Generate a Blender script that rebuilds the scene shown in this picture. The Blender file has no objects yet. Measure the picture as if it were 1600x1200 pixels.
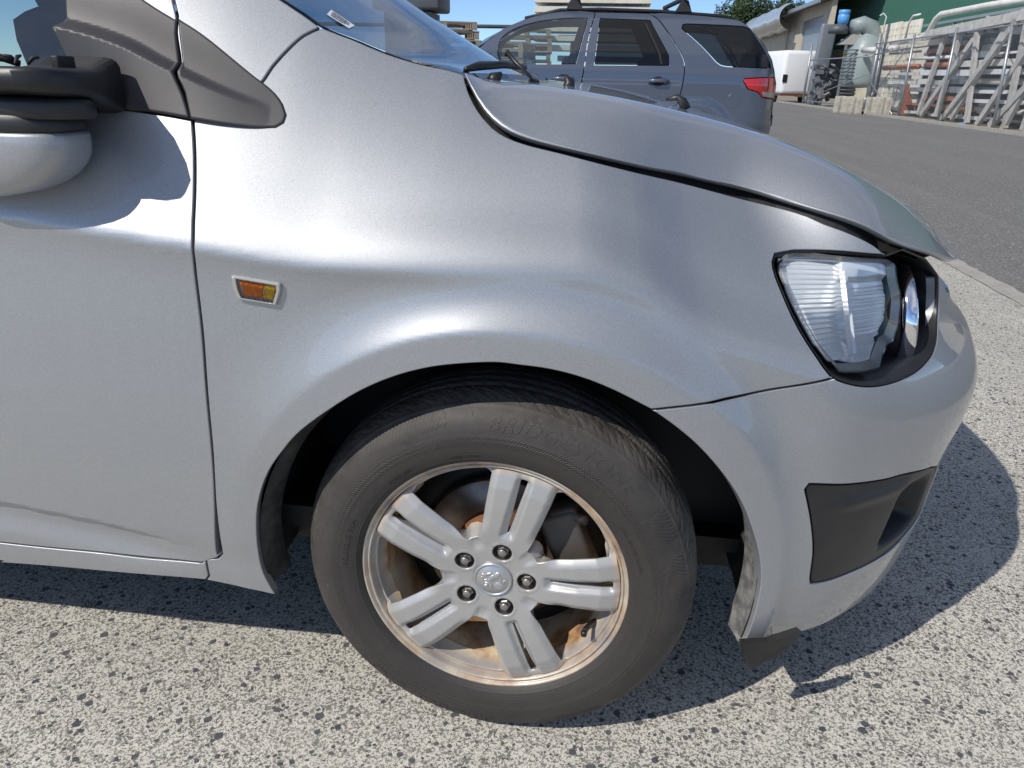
import bpy, bmesh, math, random
import numpy as np
from mathutils import Vector, Matrix
from mathutils.geometry import delaunay_2d_cdt
R = math.radians
random.seed(7); rng = np.random.default_rng(7)
sc = bpy.context.scene
# ---------------------------------------------------------------- camera
F_PX, PITCH, ROLL, YAW = 1150.07, 0.394583, 0.02310, R(6.9)
def _rz(v, a): c, s = math.cos(a), math.sin(a); return Vector((c * v[0] - s * v[1], s * v[0] + c * v[1], v[2]))
cam_d = bpy.data.cameras.new('camera'); cam = bpy.data.objects.new('camera', cam_d); sc.collection.objects.link(cam)
cam_d.sensor_width = 36; cam_d.lens = 36 * F_PX / 1600; cam_d.clip_start = .02; cam_d.clip_end = 2000
CAM = _rz((0.02295, -0.92463, 1.01672), YAW)
ct, st = math.cos(PITCH), math.sin(PITCH)
r0, f0, u0 = _rz((1, 0, 0), YAW), _rz((0, ct, -st), YAW), _rz((0, st, ct), YAW)
c, s = math.cos(ROLL), math.sin(ROLL)
rr, uu = r0 * c + u0 * s, u0 * c - r0 * s
cam.matrix_world = Matrix(((rr.x, uu.x, -f0.x, CAM.x), (rr.y, uu.y, -f0.y, CAM.y), (rr.z, uu.z, -f0.z, CAM.z), (0, 0, 0, 1)))
sc.camera = cam
# ---------------------------------------------------------------- daylight
SUN = Vector((-.73, -.72, 1.0)).normalized()
world = bpy.data.worlds.new('World'); sc.world = world; world.use_nodes = True
wn = world.node_tree; bg = wn.nodes['Background']
sky = wn.nodes.new('ShaderNodeTexSky'); sky.sky_type = 'NISHITA'; sky.sun_disc = False
sky.sun_elevation = math.asin(SUN.z); sky.sun_rotation = math.atan2(SUN.x, SUN.y)
sky.air_density = .75; sky.dust_density = 0; sky.ozone_density = 5.0; sky.altitude = 2500
# cloud cover added above the view to whiten and brighten the skylight
tc = wn.nodes.new('ShaderNodeTexCoord'); sp_ = wn.nodes.new('ShaderNodeSeparateXYZ'); wn.links.new(tc.outputs['Generated'], sp_.inputs[0])
def _wm(op, a, b):
    n = wn.nodes.new('ShaderNodeMath'); n.operation = op; n.use_clamp = op == 'DIVIDE'
    for i, v in enumerate((a, b)):
        if hasattr(v, 'is_linked'): wn.links.new(v, n.inputs[i])
        else: n.inputs[i].default_value = v
    return n.outputs[0]
zc_ = _wm('ADD', _wm('ABSOLUTE', sp_.outputs[2], 0), .10); cmb = wn.nodes.new('ShaderNodeCombineXYZ')
wn.links.new(_wm('DIVIDE', sp_.outputs[0], zc_), cmb.inputs[0]); wn.links.new(_wm('DIVIDE', sp_.outputs[1], zc_), cmb.inputs[1])
for n_ in wn.nodes:
    if n_.type == 'MATH': n_.use_clamp = False
cn = wn.nodes.new('ShaderNodeTexNoise'); cn.inputs['Scale'].default_value = .75; cn.inputs['Detail'].default_value = 9; cn.inputs['Roughness'].default_value = .6; cn.inputs['Distortion'].default_value = .4
wn.links.new(cmb.outputs[0], cn.inputs['Vector']); cr_ = wn.nodes.new('ShaderNodeValToRGB'); cr_.color_ramp.elements[0].position = .43; cr_.color_ramp.elements[1].position = .70; cr_.color_ramp.elements[1].color = (.85, .85, .85, 1)
wn.links.new(cn.outputs['Fac'], cr_.inputs[0]); cm = wn.nodes.new('ShaderNodeMix'); cm.data_type = 'RGBA'
mr_ = wn.nodes.new('ShaderNodeMapRange'); mr_.inputs['From Min'].default_value = .06; mr_.inputs['From Max'].default_value = .30; wn.links.new(sp_.outputs[2], mr_.inputs['Value'])
wn.links.new(_wm('MULTIPLY', cr_.outputs[0], mr_.outputs[0]), cm.inputs[0]); wn.links.new(sky.outputs[0], cm.inputs[6]); cm.inputs[7].default_value = (5.4, 5.5, 5.7, 1)
wn.links.new(cm.outputs[2], bg.inputs[0]); bg.inputs[1].default_value = .145
sd = bpy.data.lights.new('sun', 'SUN'); sd.energy = 4.0; sd.angle = R(.53); sd.color = (1, .95, .87)
sun = bpy.data.objects.new('sun', sd); sc.collection.objects.link(sun)
sun.rotation_euler = SUN.to_track_quat('Z', 'Y').to_euler(); sun.location = (-8, -8, 11)
sc.view_settings.view_transform = 'Standard'; sc.view_settings.look = 'None'
sc.view_settings.exposure = 0; sc.view_settings.gamma = 1; sc.view_settings.use_curve_mapping = False

# ---------------------------------------------------------------- helpers
COL = sc.collection
def tag(o, label=None, cat=None, group=None, kind=None):
    if label: o['label'] = label
    if cat: o['category'] = cat
    if group: o['group'] = group
    if kind: o['kind'] = kind
    return o
def empty(name, loc=(0, 0, 0), rz=0, parent=None, rot=None):
    o = bpy.data.objects.new(name, None); COL.objects.link(o); o.location = loc
    o.rotation_euler = rot if rot else (0, 0, rz); o.empty_display_size = .05
    if parent: o.parent = parent
    return o
def mesh_obj(name, me, mat, parent=None, smooth=False):
    o = bpy.data.objects.new(name, me); COL.objects.link(o)
    if mat: me.materials.append(mat)
    if smooth:
        me.polygons.foreach_set('use_smooth', [True] * len(me.polygons))
    if parent: o.parent = parent
    return o
def raw(name, V, Fc, mat, parent=None, smooth=False, normals=None):
    me = bpy.data.meshes.new(name); me.from_pydata([tuple(map(float, v)) for v in V], [], [tuple(int(i) for i in f) for f in Fc]); me.update()
    o = mesh_obj(name, me, mat, parent, smooth)
    if normals is not None:
        me.polygons.foreach_set('use_smooth', [True] * len(me.polygons))
        me.normals_split_custom_set_from_vertices([tuple(map(float, n)) for n in normals])
    return o
class MB:
    """collects shapes for ONE mesh object"""
    def __init__(s): s.v = []; s.f = []; s.sm = []
    def add(s, V, Fc, sm=False):
        n = len(s.v); s.v += [tuple(map(float, v)) for v in V]; s.f += [tuple(i + n for i in f) for f in Fc]; s.sm += [sm] * len(Fc); return s
    def box(s, c, d, rot=None, bev=0):
        c = Vector(c); hx, hy, hz = d[0] / 2, d[1] / 2, d[2] / 2
        if bev:
            bm = bmesh.new(); bmesh.ops.create_cube(bm, size=1)
            for v in bm.verts: v.co = Vector((v.co.x * d[0], v.co.y * d[1], v.co.z * d[2]))
            bmesh.ops.bevel(bm, geom=bm.edges[:], offset=bev, segments=2, profile=.6, affect='EDGES')
            V = [v.co.copy() for v in bm.verts]; bm.verts.index_update(); Fc = [[v.index for v in f.verts] for f in bm.faces]; bm.free()
        else:
            V = [Vector((x, y, z)) for x in (-hx, hx) for y in (-hy, hy) for z in (-hz, hz)]
            Fc = [(0, 1, 3, 2), (4, 6, 7, 5), (0, 4, 5, 1), (2, 3, 7, 6), (0, 2, 6, 4), (1, 5, 7, 3)]
        if rot is not None: V = [rot @ v for v in V]
        return s.add([v + c for v in V], Fc, bool(bev))
    def bar(s, a, b, w, h=None, up=(0, 0, 1)):
        a, b = Vector(a), Vector(b); h = h or w; d = b - a; L = d.length; d.normalize(); u = Vector(up)
        if abs(d.dot(u)) > .98: u = Vector((1, 0, 0))
        x = d.cross(u).normalized(); y = x.cross(d)
        return s.box((a + b) / 2, (w, L, h), Matrix((x, d, y)).transposed())
    def tube(s, pts, r, n=8, caps=True):
        pts = [Vector(p) for p in pts]; rs = r if isinstance(r, (list, tuple)) else [r] * len(pts)
        V = []; prev = None
        for i, p in enumerate(pts):
            d = (pts[min(i + 1, len(pts) - 1)] - pts[max(i - 1, 0)]).normalized()
            if prev is None: x = d.orthogonal().normalized()
            else: x = (prev - d * prev.dot(d)).normalized()
            prev = x; y = d.cross(x)
            for k in range(n):
                a = 2 * math.pi * k / n; V.append(p + (x * math.cos(a) + y * math.sin(a)) * rs[i])
        Fc = [(i * n + k, i * n + (k + 1) % n, (i + 1) * n + (k + 1) % n, (i + 1) * n + k) for i in range(len(pts) - 1) for k in range(n)]
        if caps: Fc += [tuple(range(n))[::-1], tuple((len(pts) - 1) * n + k for k in range(n))]
        return s.add(V, Fc, True)
    def lathe(s, prof, axis='y', n=64, org=(0, 0, 0), a0=0, a1=2 * math.pi):
        full = abs(a1 - a0 - 2 * math.pi) < 1e-6; m = n if full else n + 1; V = []
        for k in range(m):
            a = a0 + (a1 - a0) * k / n; ca, sa = math.cos(a), math.sin(a)
            for (r, h) in prof:
                V.append({'y': (org[0] + r * ca, org[1] + h, org[2] + r * sa), 'x': (org[0] + h, org[1] + r * ca, org[2] + r * sa), 'z': (org[0] + r * ca, org[1] + r * sa, org[2] + h)}[axis])
        p = len(prof); Fc = []
        for k in range(n):
            k2 = (k + 1) % m
            for i in range(p - 1):
                q = (k * p + i, k2 * p + i, k2 * p + i + 1, k * p + i + 1)
                Fc.append(q if axis != 'y' else q[::-1])
        return s.add(V, Fc, True)
    def build(s, name, mat, parent=None):
        me = bpy.data.meshes.new(name); me.from_pydata(s.v, [], s.f); me.polygons.foreach_set('use_smooth', s.sm); me.update()
        return mesh_obj(name, me, mat, parent)
def bevel(o, w=.002, seg=2, ang=30):
    m = o.modifiers.new('bevel', 'BEVEL'); m.width = w; m.segments = seg; m.limit_method = 'ANGLE'; m.angle_limit = R(ang); return o

# ---------------------------------------------------------------- materials
def _mat(name):
    m = bpy.data.materials.new(name); m.use_nodes = True; nt = m.node_tree; return m, nt, nt.nodes['Principled BSDF']
def N(nt, t, **k):
    n = nt.nodes.new(t)
    for a, b in k.items():
        if a.startswith('i_'): n.inputs[a[2:].replace('_', ' ')].default_value = b
        else: setattr(n, a, b)
    return n
def L(nt, a, b): nt.links.new(a, b)
def coords(nt): return N(nt, 'ShaderNodeTexCoord').outputs['Object']
def ramp(nt, fac, stops):
    r = N(nt, 'ShaderNodeValToRGB'); e = r.color_ramp.elements
    while len(e) > len(stops): e.remove(e[-1])
    while len(e) < len(stops): e.new(.5)
    for q, (p, c) in zip(e, stops): q.position = p; q.color = (c, c, c, 1) if isinstance(c, (int, float)) else (*c, 1)
    L(nt, fac, r.inputs[0]); return r.outputs[0]
def noise(nt, co, scale, detail=4, rough=.55): 
    n = N(nt, 'ShaderNodeTexNoise'); n.inputs['Scale'].default_value = scale; n.inputs['Detail'].default_value = detail; n.inputs['Roughness'].default_value = rough
    L(nt, co, n.inputs['Vector']); return n.outputs['Fac']
def mixc(nt, f, a, b, mode='MIX'):
    n = N(nt, 'ShaderNodeMix', data_type='RGBA', blend_type=mode)
    for sock, v in ((0, f), (6, a), (7, b)):
        if hasattr(v, 'links') or hasattr(v, 'is_linked'): L(nt, v, n.inputs[sock])
        else: n.inputs[sock].default_value = v if sock == 0 else (*v, 1)
    return n.outputs[2]
def math_(nt, op, a, b=0., c=None):
    n = N(nt, 'ShaderNodeMath', operation=op)
    for i, v in enumerate((a, b, c)):
        if v is None: continue
        if hasattr(v, 'is_linked'): L(nt, v, n.inputs[i])
        else: n.inputs[i].default_value = v
    return n.outputs[0]
def bump(nt, b, h, strength=.3, dist=.001):
    n = N(nt, 'ShaderNodeBump'); n.inputs['Strength'].default_value = strength; n.inputs['Distance'].default_value = dist
    L(nt, h, n.inputs['Height']); L(nt, n.outputs[0], b.inputs['Normal'])
def simple(name, col, rough=.5, metal=0., var=.15, scale=30, bumps=0., coat=0., dist=.001, spec=.5, dirt=None, dscale=6):
    m, nt, b = _mat(name); co = coords(nt); n = noise(nt, co, scale, 5)
    lo = tuple(x * (1 - var) for x in col); hi = tuple(min(1, x * (1 + var)) for x in col)
    c = mixc(nt, n, lo, hi)
    if dirt:
        d = ramp(nt, noise(nt, co, dscale, 6, .65), [(.42, 0.), (.72, 1.)]); c = mixc(nt, math_(nt, 'MULTIPLY', d, dirt[1]), c, dirt[0])
    L(nt, c, b.inputs['Base Color']); b.inputs['Roughness'].default_value = rough; b.inputs['Metallic'].default_value = metal
    b.inputs['Coat Weight'].default_value = coat; b.inputs['Coat Roughness'].default_value = .03; b.inputs['Specular IOR Level'].default_value = spec
    if bumps: bump(nt, b, n, bumps, dist)
    return m
def car_paint(name, col, rough=.33, metal=.8, dust=.35, dustcol=(.36, .34, .30), coatr=.03, zlo=.2, zhi=.62):
    """metallic lacquer: flakes under a clear coat, road film thicker near the road"""
    m, nt, b = _mat(name); co = coords(nt)
    v = N(nt, 'ShaderNodeTexVoronoi'); v.inputs['Scale'].default_value = 1150; L(nt, co, v.inputs['Vector'])
    fl = ramp(nt, v.outputs['Color'], [(0, .80), (1, 1.12)])
    mm = N(nt, 'ShaderNodeMix', data_type='RGBA', blend_type='MULTIPLY'); mm.inputs[0].default_value = 1; mm.inputs[6].default_value = (*col, 1); L(nt, fl, mm.inputs[7])
    sx = N(nt, 'ShaderNodeSeparateXYZ'); L(nt, co, sx.inputs[0])
    mr = N(nt, 'ShaderNodeMapRange'); mr.inputs['From Min'].default_value = zhi; mr.inputs['From Max'].default_value = zlo; L(nt, sx.outputs[2], mr.inputs['Value'])
    n1 = noise(nt, co, 9, 7, .7); n2 = noise(nt, co, 260, 3, .7)
    d = math_(nt, 'MULTIPLY', math_(nt, 'ADD', math_(nt, 'MULTIPLY', mr.outputs[0], .8), .18), ramp(nt, n1, [(.3, .35), (.7, 1.)]))
    d = math_(nt, 'MULTIPLY', d, ramp(nt, n2, [(.35, .7), (.65, 1.2)])); d = math_(nt, 'MULTIPLY', d, dust, None)
    # stray specks of road grit
    v2 = N(nt, 'ShaderNodeTexVoronoi'); v2.inputs['Scale'].default_value = 55; L(nt, co, v2.inputs['Vector'])
    spk = math_(nt, 'MULTIPLY', math_(nt, 'LESS_THAN', v2.outputs['Distance'], .045), math_(nt, 'GREATER_THAN', noise(nt, co, 17, 2), .56))
    c = mixc(nt, d, mm.outputs[2], dustcol); c = mixc(nt, math_(nt, 'MULTIPLY', spk, .5), c, (.6, .58, .54))
    L(nt, c, b.inputs['Base Color']); L(nt, math_(nt, 'SUBTRACT', metal, math_(nt, 'MULTIPLY', d, metal)), b.inputs['Metallic'])
    L(nt, math_(nt, 'ADD', math_(nt, 'MULTIPLY', d, .25), rough), b.inputs['Roughness'])
    L(nt, math_(nt, 'SUBTRACT', 1., math_(nt, 'MULTIPLY', d, 1.6)), b.inputs['Coat Weight']); b.inputs['Coat IOR'].default_value = 1.45
    b.inputs['Coat Roughness'].default_value = coatr
    bm_ = N(nt, 'ShaderNodeBump'); bm_.inputs['Strength'].default_value = .085; bm_.inputs['Distance'].default_value = .0006; L(nt, v.outputs['Color'], bm_.inputs['Height'])
    L(nt, bm_.outputs[0], b.inputs['Normal'])
    return m
def glass(name, tint=(.55, .65, .65), rough=0., ior=1.5, lit=.0):
    m = bpy.data.materials.new(name); m.use_nodes = True; nt = m.node_tree; nt.nodes.clear()
    o = N(nt, 'ShaderNodeOutputMaterial'); t = N(nt, 'ShaderNodeBsdfTransparent'); t.inputs[0].default_value = (*tint, 1)
    g = N(nt, 'ShaderNodeBsdfGlossy'); g.inputs['Roughness'].default_value = rough
    f = N(nt, 'ShaderNodeFresnel'); f.inputs['IOR'].default_value = ior; mx = N(nt, 'ShaderNodeMixShader')
    L(nt, math_(nt, 'ADD', f.outputs[0], lit), mx.inputs[0]); L(nt, t.outputs[0], mx.inputs[1]); L(nt, g.outputs[0], mx.inputs[2]); L(nt, mx.outputs[0], o.inputs[0]); return m
M = {}
M['silver'] = car_paint('silver_paint', (.415, .428, .445), rough=.45, metal=.62, dust=.20, zlo=.05)
M['suv'] = car_paint('slate_paint', (.13, .155, .205), rough=.30, metal=.6, dust=.12, zlo=.2, zhi=1.0)
M['plastic'] = simple('black_plastic', (.014, .014, .016), .42, var=.2, scale=300, bumps=.15, dirt=((.09, .085, .08), .16), dscale=14)
M['grain'] = simple('grained_plastic', (.050, .047, .049), .42, var=.5, scale=1300, bumps=.5, dist=.0004, dirt=((.16, .15, .14), .15), dscale=10)
M['rubber_flap'] = simple('black_rubber', (.014, .014, .014), .6, dirt=((.06, .058, .055), .4), dscale=20)
M['dusty'] = simple('dusty_splash_guard', (.10, .10, .098), .7, var=.3, scale=240, bumps=.5, dirt=((.30, .295, .28), .95), dscale=45)
M['black'] = simple('satin_black', (.012, .012, .013), .6)
M['liner'] = simple('dusty_liner', (.022, .022, .022), .75, scale=60, bumps=.4, dirt=((.14, .135, .125), .5), dscale=24)
M['chrome'] = simple('chrome', (.88, .88, .90), .06, 1, var=.02)
M['reflector'] = simple('bright_reflector', (.92, .93, .94), .26, .45, var=.05, scale=80)
M['dull'] = simple('dull_steel', (.42, .40, .37), .38, .9, dirt=((.20, .13, .08), .35), dscale=40)
M['clear'] = glass('clear_lens', (.93, .95, .96), 0, 1.35)
M['amber'] = simple('amber_plastic', (.95, .20, .008), .4, var=.25, scale=120, spec=.3)
M['screen'] = glass('tinted_glass', (.12, .19, .26), 0, 1.45, .0)
M['side'] = glass('side_glass', (.50, .60, .57), 0, 1.5, .14)
M['privacy'] = glass('privacy_glass', (.022, .027, .032), 0, 1.5, .02)
M['white'] = simple('white_paint', (.78, .79, .80), .35, var=.03)
M['label'] = simple('label_paper', (.80, .80, .80), .5, var=.02)
M['ink'] = simple('black_ink', (.03, .03, .03), .6)
M['seat'] = simple('seat_cloth', (.36, .40, .38), .9, scale=200)
M['red'] = simple('red_lamp', (.55, .012, .012), .10, coat=1, var=.25, scale=25)
M['galv'] = simple('galvanised', (.36, .38, .40), .42, .6, var=.25, scale=12)
# ---------------------------------------------------------------- body surface of the hatchback
# car frame: x forward, y across (towards the far side), z up, origin under the near front hub
YC = 0.8125
def _spl(xs, ys):
    xs = np.array(xs, float); ys = np.array(ys, float); n = len(xs); h = np.diff(xs)
    d = np.diff(ys) / h; m = np.zeros(n)                       # monotone-ish cubic hermite
    m[0] = d[0]; m[-1] = d[-1]
    w1 = 2 * h[1:] + h[:-1]; w2 = h[1:] + 2 * h[:-1]
    ok = d[:-1] * d[1:] > 0
    with np.errstate(divide='ignore', invalid='ignore'):
        mm = (w1 + w2) / (w1 / d[:-1] + w2 / d[1:])
    m[1:-1] = np.where(ok, mm, 0)
    def f(x):
        x = np.asarray(x, float); i = np.clip(np.searchsorted(xs, x) - 1, 0, n - 2)
        t = (np.clip(x, xs[0], xs[-1]) - xs[i]) / h[i]
        return ((1 + 2 * t) * (1 - t) ** 2 * ys[i] + t * (1 - t) ** 2 * h[i] * m[i]
                + t * t * (3 - 2 * t) * ys[i + 1] + t * t * (t - 1) * h[i] * m[i + 1])
    return f
def _sst(a, b, x):
    t = np.clip((x - a) / (b - a), 0, 1); return t * t * t * (t * (6 * t - 15) + 10)
_B = np.array([[-.15, 0], [.62, 0], [.80, .36], [.80, YC]])
_t = np.linspace(0, 1, 1500)[:, None]
_bp = ((1 - _t) ** 3 * _B[0] + 3 * _t * (1 - _t) ** 2 * _B[1] + 3 * _t ** 2 * (1 - _t) * _B[2] + _t ** 3 * _B[3])
_bs = -.15 + np.r_[0, np.cumsum(np.hypot(*np.diff(_bp, axis=0).T))]
SMAX = float(_bs[-1])
_tx = np.gradient(_bp[:, 0], _bs); _ty = np.gradient(_bp[:, 1], _bs)
def base(s):
    x = np.where(s < -.15, s, np.interp(s, _bs, _bp[:, 0])); y = np.where(s < -.15, 0, np.interp(s, _bs, _bp[:, 1]))
    tx = np.where(s < -.15, 1, np.interp(s, _bs, _tx)); ty = np.where(s < -.15, 0, np.interp(s, _bs, _ty))
    l = np.hypot(tx, ty); return x, y, ty / l, -tx / l          # point, outward normal
AX, AZ, AR = .016, .306, .377
_zc = _spl([-3.2, -1.2, -.66, -.4, -.22, 0, .1, .18, .28, .38, .5, .62, 1.4], [.90, .88, .838, .808, .79, .79, .787, .765, .70, .66, .625, .60, .60])
_c1 = _spl([-3, -.6, -.2, .2, .5], [.50, .50, .46, .42, .42])
_c2 = _spl([-3, -.6, -.3, -.1, .05, .5], [.10, .15, .45, 1.3, 2.0, 2.2])
_lowd = _spl([.12, .19, .225, .25, .275, .30, .32, .36, .45, .6, .7, .8, .95], [-.03, .000, .008, .014, .019, .022, .026, .034, .043, .050, .050, .049, .048])
_lowf = _spl([.10, .14, .18, .25, .32, .40, .48, .56, .62, .75], [-.02, .010, .028, .044, .052, .055, .054, .056, .056, .056])
_upf = _spl([0, .02, .05, .08, .15, .25, .5], [0, .009, .030, .044, .062, .10, .40])
def W(s, z):
    s = np.asarray(s, float); z = np.asarray(z, float)
    x = base(s)[0]; f = _sst(.15, .55, s)
    wl = _lowd(z) * (1 - f) + _lowf(z) * f
    tp_ = .034 * _sst(-.75, .40, s); wl = wl - tp_ * (1 - f)
    # crease swage low on the door
    gl = np.interp(s, [-1.6, -.79, -.62, -.50, -.46], [.41, .385, .362, .335, .325])
    ga = _sst(-.455, -.60, s)
    wl = wl - ga * .013 * (1 - _sst(gl - .012, gl + .002, z)) * _sst(gl - .085, gl - .02, z)
    # wheel arch flare
    dx, dz = s - AX, z - AZ; r = np.hypot(dx, dz); cs = dx / np.maximum(r, 1e-6)
    # the flank tucks in under the shoulder line, then swells out again over the arch
    zc = _zc(s); k = _sst(-.50, -.10, s); kf_ = 1 - _sst(.34, .52, s); dn_ = np.maximum(zc - z, 0)
    wl = wl - (.008 + .005 * k) * kf_ * (1 - np.exp(-dn_ / .028))
    lip = .0425 + .0040 * _sst(-.80, .1, cs) + .0045 * _sst(.2, .9, cs)
    tt_ = np.clip((r - AR - .033) / (.085 + .03 * _sst(-.3, -.9, cs)), 0, 1); tt_ = np.sqrt(tt_ * tt_ + .006) - .0775
    hh = np.clip(1 - tt_, 0, 1) ** 2 * (.2 + .8 * _sst(-1.0, -.72, cs))
    wl = wl * (1 - hh) + lip * hh
    t = np.maximum(z - zc, -.3); wc = .049 + .006 * f - _sst(-.45, -.05, s) * kf_ * .003
    up_s = wc - tp_ * (1 - f) - .020 * _sst(-.75, .40, s) * _sst(0, .09, t) - _c1(s) * t - _c2(s) * np.maximum(t, 0) ** 2
    tp = np.maximum(t, 0)
    up_f = .056 - _upf(tp) + .45 * np.maximum(-t, 0)
    fu = _sst(.38, .60, s)
    wu = up_s * (1 - fu) + up_f * fu
    kk = .006 + .004 * _sst(-.3, .15, s) + .016 * _sst(.22, .45, s)
    h = np.clip(.5 + .5 * (wu - wl) / kk, 0, 1)
    nose = _sst(.48, .98, s)
    return (wu * (1 - h) + wl * h - kk * h * (1 - h) + nose * (.025 * np.exp(-((z - .52) / .09) ** 2)
            - .008 * np.exp(-((z - .67) / .05) ** 2)))
def S(s, z, off=0.0):
    s = np.asarray(s, float); z = np.asarray(z, float); x, y, nx, ny = base(s); w = W(s, z) + off
    return np.stack([x + nx * w, y + ny * w, z + 0 * x], -1)
def SN(s, z):
    e = 2e-3; a = S(s + e, z) - S(s - e, z); b = S(s, z + e) - S(s, z - e)
    n = np.cross(a, b); return n / np.linalg.norm(n, axis=-1, keepdims=True)
# outlines of the panels in surface coordinates (metres along the flank, height)
T = {
 'doorgap': [(-0.4728, 1.1503), (-0.4565, 1.1022), (-0.448, 1.0824), (-0.4462, 1.0626), (-0.4352, 1.0276), (-0.4349, 1.0159), (-0.4215, 0.9891), (-0.4077, 0.9587), (-0.3994, 0.9193), (-0.3929, 0.8736), (-0.389, 0.8388), (-0.3865, 0.809), (-0.3908, 0.7661), (-0.3936, 0.6918), (-0.3991, 0.6159), (-0.4059, 0.515), (-0.4173, 0.4196), (-0.4362, 0.3145)],
 'doorbot': [(-0.4465, 0.2936), (-0.4679, 0.2905), (-0.5517, 0.2881), (-0.6479, 0.2921), (-0.8173, 0.2924)],
 'rockseam': [(-0.4682, 0.2891), (-0.4706, 0.2517)],
 'rockbot': [(-0.352, 0.2349), (-0.395, 0.2438), (-0.4706, 0.2517), (-0.6107, 0.2492), (-0.7426, 0.2472), (-0.8378, 0.2432)],
 'arch': [(-0.352, 0.2349), (-0.3605, 0.269), (-0.3652, 0.3046), (-0.3589, 0.3725), (-0.3473, 0.4273), (-0.3241, 0.4811), (-0.2904, 0.5281), (-0.2652, 0.5565), (-0.2257, 0.5891), (-0.1784, 0.6225), (-0.1334, 0.6465), (-0.0907, 0.6625), (-0.0492, 0.6715), (-0.0004, 0.6768), (0.0318, 0.6747), (0.072, 0.6699), (0.1125, 0.6593), (0.1539, 0.6421), (0.2025, 0.616), (0.2409, 0.5867), (0.276, 0.5539), (0.3155, 0.5066), (0.3449, 0.4612), (0.3659, 0.4166), (0.3834, 0.3704), (0.3935, 0.3235), (0.3942, 0.2803), (0.3905, 0.2368), (0.3841, 0.2028)],
 'bumpgap': [(0.2025, 0.616), (0.2474, 0.621), (0.2893, 0.6248), (0.3366, 0.626), (0.3938, 0.6349), (0.4548, 0.6447)],
 'hltop': [(0.5832, 0.7923), (0.5263, 0.7971), (0.4922, 0.7974), (0.452, 0.7959)],
 'hlleft': [(0.4218, 0.7919), (0.4122, 0.7823), (0.4094, 0.7652), (0.4161, 0.7288), (0.4262, 0.6917), (0.4413, 0.6615), (0.4548, 0.6456)],
 'hlbot': [(0.4548, 0.6456), (0.472, 0.6377), (0.5006, 0.6287), (0.5337, 0.6232), (0.5739, 0.6219), (0.6172, 0.625), (0.6595, 0.6334), (0.6946, 0.6429), (0.7282, 0.6586), (0.7572, 0.6916), (0.7489, 0.7436)],
 'bumptop': [(0.7489, 0.7436), (0.8892, 0.72)],
 'bumpbot': [(0.3841, 0.2028), (0.4565, 0.1567), (0.4993, 0.1621), (0.5414, 0.1657), (0.5887, 0.1678), (0.6477, 0.1778), (0.7443, 0.1757)],
 'hoodf': [(-0.0685, 1.021), (-0.0586, 1.0001), (-0.0437, 0.9789), (-0.0262, 0.9619), (-0.0077, 0.9491), (0.0266, 0.9373), (0.0979, 0.9231), (0.2243, 0.8962), (0.3862, 0.8631), (0.474, 0.8463), (0.5029, 0.8339), (0.5293, 0.8237), (0.5623, 0.8073), (0.5832, 0.7923)],
 'hoodb': [(-0.0667, 1.021), (-0.0545, 1.0025), (-0.0371, 0.9766), (-0.0209, 0.9628), (-0.0045, 0.9529), (0.0409, 0.9413), (0.1271, 0.9254), (0.2696, 0.8976), (0.432, 0.8689), (0.4784, 0.8571), (0.5075, 0.8497), (0.5432, 0.84), (0.5665, 0.8292), (0.6093, 0.8065)],
 'wsedge': [(-0.3938, 1.1532), (-0.3566, 1.1266), (-0.3192, 1.1067), (-0.2895, 1.0897), (-0.2672, 1.0758), (-0.2253, 1.0618), (-0.1823, 1.046), (-0.1386, 1.0341), (-0.0922, 1.0262), (-0.0685, 1.021)],
 'pillarseam': [(-0.2646, 1.0743), (-0.2846, 1.063), (-0.3014, 1.0449), (-0.3176, 1.0224), (-0.3242, 1.009), (-0.3312, 0.9979)],
 'trim': [(-0.4474, 1.0832), (-0.4048, 1.0597), (-0.3362, 1.0134), (-0.3227, 1.0051), (-0.3072, 0.9938), (-0.2945, 0.9801), (-0.2875, 0.9664), (-0.2898, 0.9556), (-0.3002, 0.9493), (-0.3259, 0.9488), (-0.3669, 0.9526), (-0.4084, 0.9579)],
 'dtrimtop': [(-0.6131, 1.1877), (-0.5655, 1.1477), (-0.4884, 1.1013), (-0.4494, 1.0808)],
 'dtrimbot': [(-0.4102, 0.9586), (-0.4403, 0.9626), (-0.4823, 0.9671), (-0.5347, 0.9721), (-0.5689, 0.9759), (-0.6124, 0.9811), (-0.6652, 0.9861)],
 'dtrimglass': [(-0.6254, 1.1875), (-0.5956, 1.0989), (-0.584, 1.0635), (-0.5722, 1.0308), (-0.5691, 1.0176)],
 'fog': [(0.4444, 0.4716), (0.4488, 0.4796), (0.5212, 0.4687), (0.5883, 0.4589), (0.6421, 0.4526), (0.7302, 0.4319), (0.7774, 0.4021), (0.8311, 0.3384), (0.8262, 0.3085), (0.7302, 0.3071), (0.6916, 0.2911), (0.6288, 0.2871), (0.5748, 0.2874), (0.5297, 0.2871), (0.4957, 0.291), (0.4855, 0.3039), (0.4775, 0.3611), (0.4617, 0.4209)],
 'lens': [(0.4304, 0.788), (0.5013, 0.7935), (0.5826, 0.7881), (0.6074, 0.7786), (0.6095, 0.7534), (0.6187, 0.7268), (0.6144, 0.693), (0.5928, 0.6695), (0.5771, 0.6678), (0.5454, 0.6449), (0.5077, 0.6457), (0.4663, 0.6503), (0.4477, 0.6758), (0.4368, 0.7064), (0.4289, 0.7404), (0.4244, 0.767)],
 'indic': [(-0.3398, 0.7727), (-0.2766, 0.7641), (-0.2769, 0.7561), (-0.2856, 0.7347), (-0.3361, 0.7414), (-0.3398, 0.757)],
}
SUVLOC = (CAM.x - 9.1 * math.sin(YAW), CAM.y + 9.1 * math.cos(YAW), 0)
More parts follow.
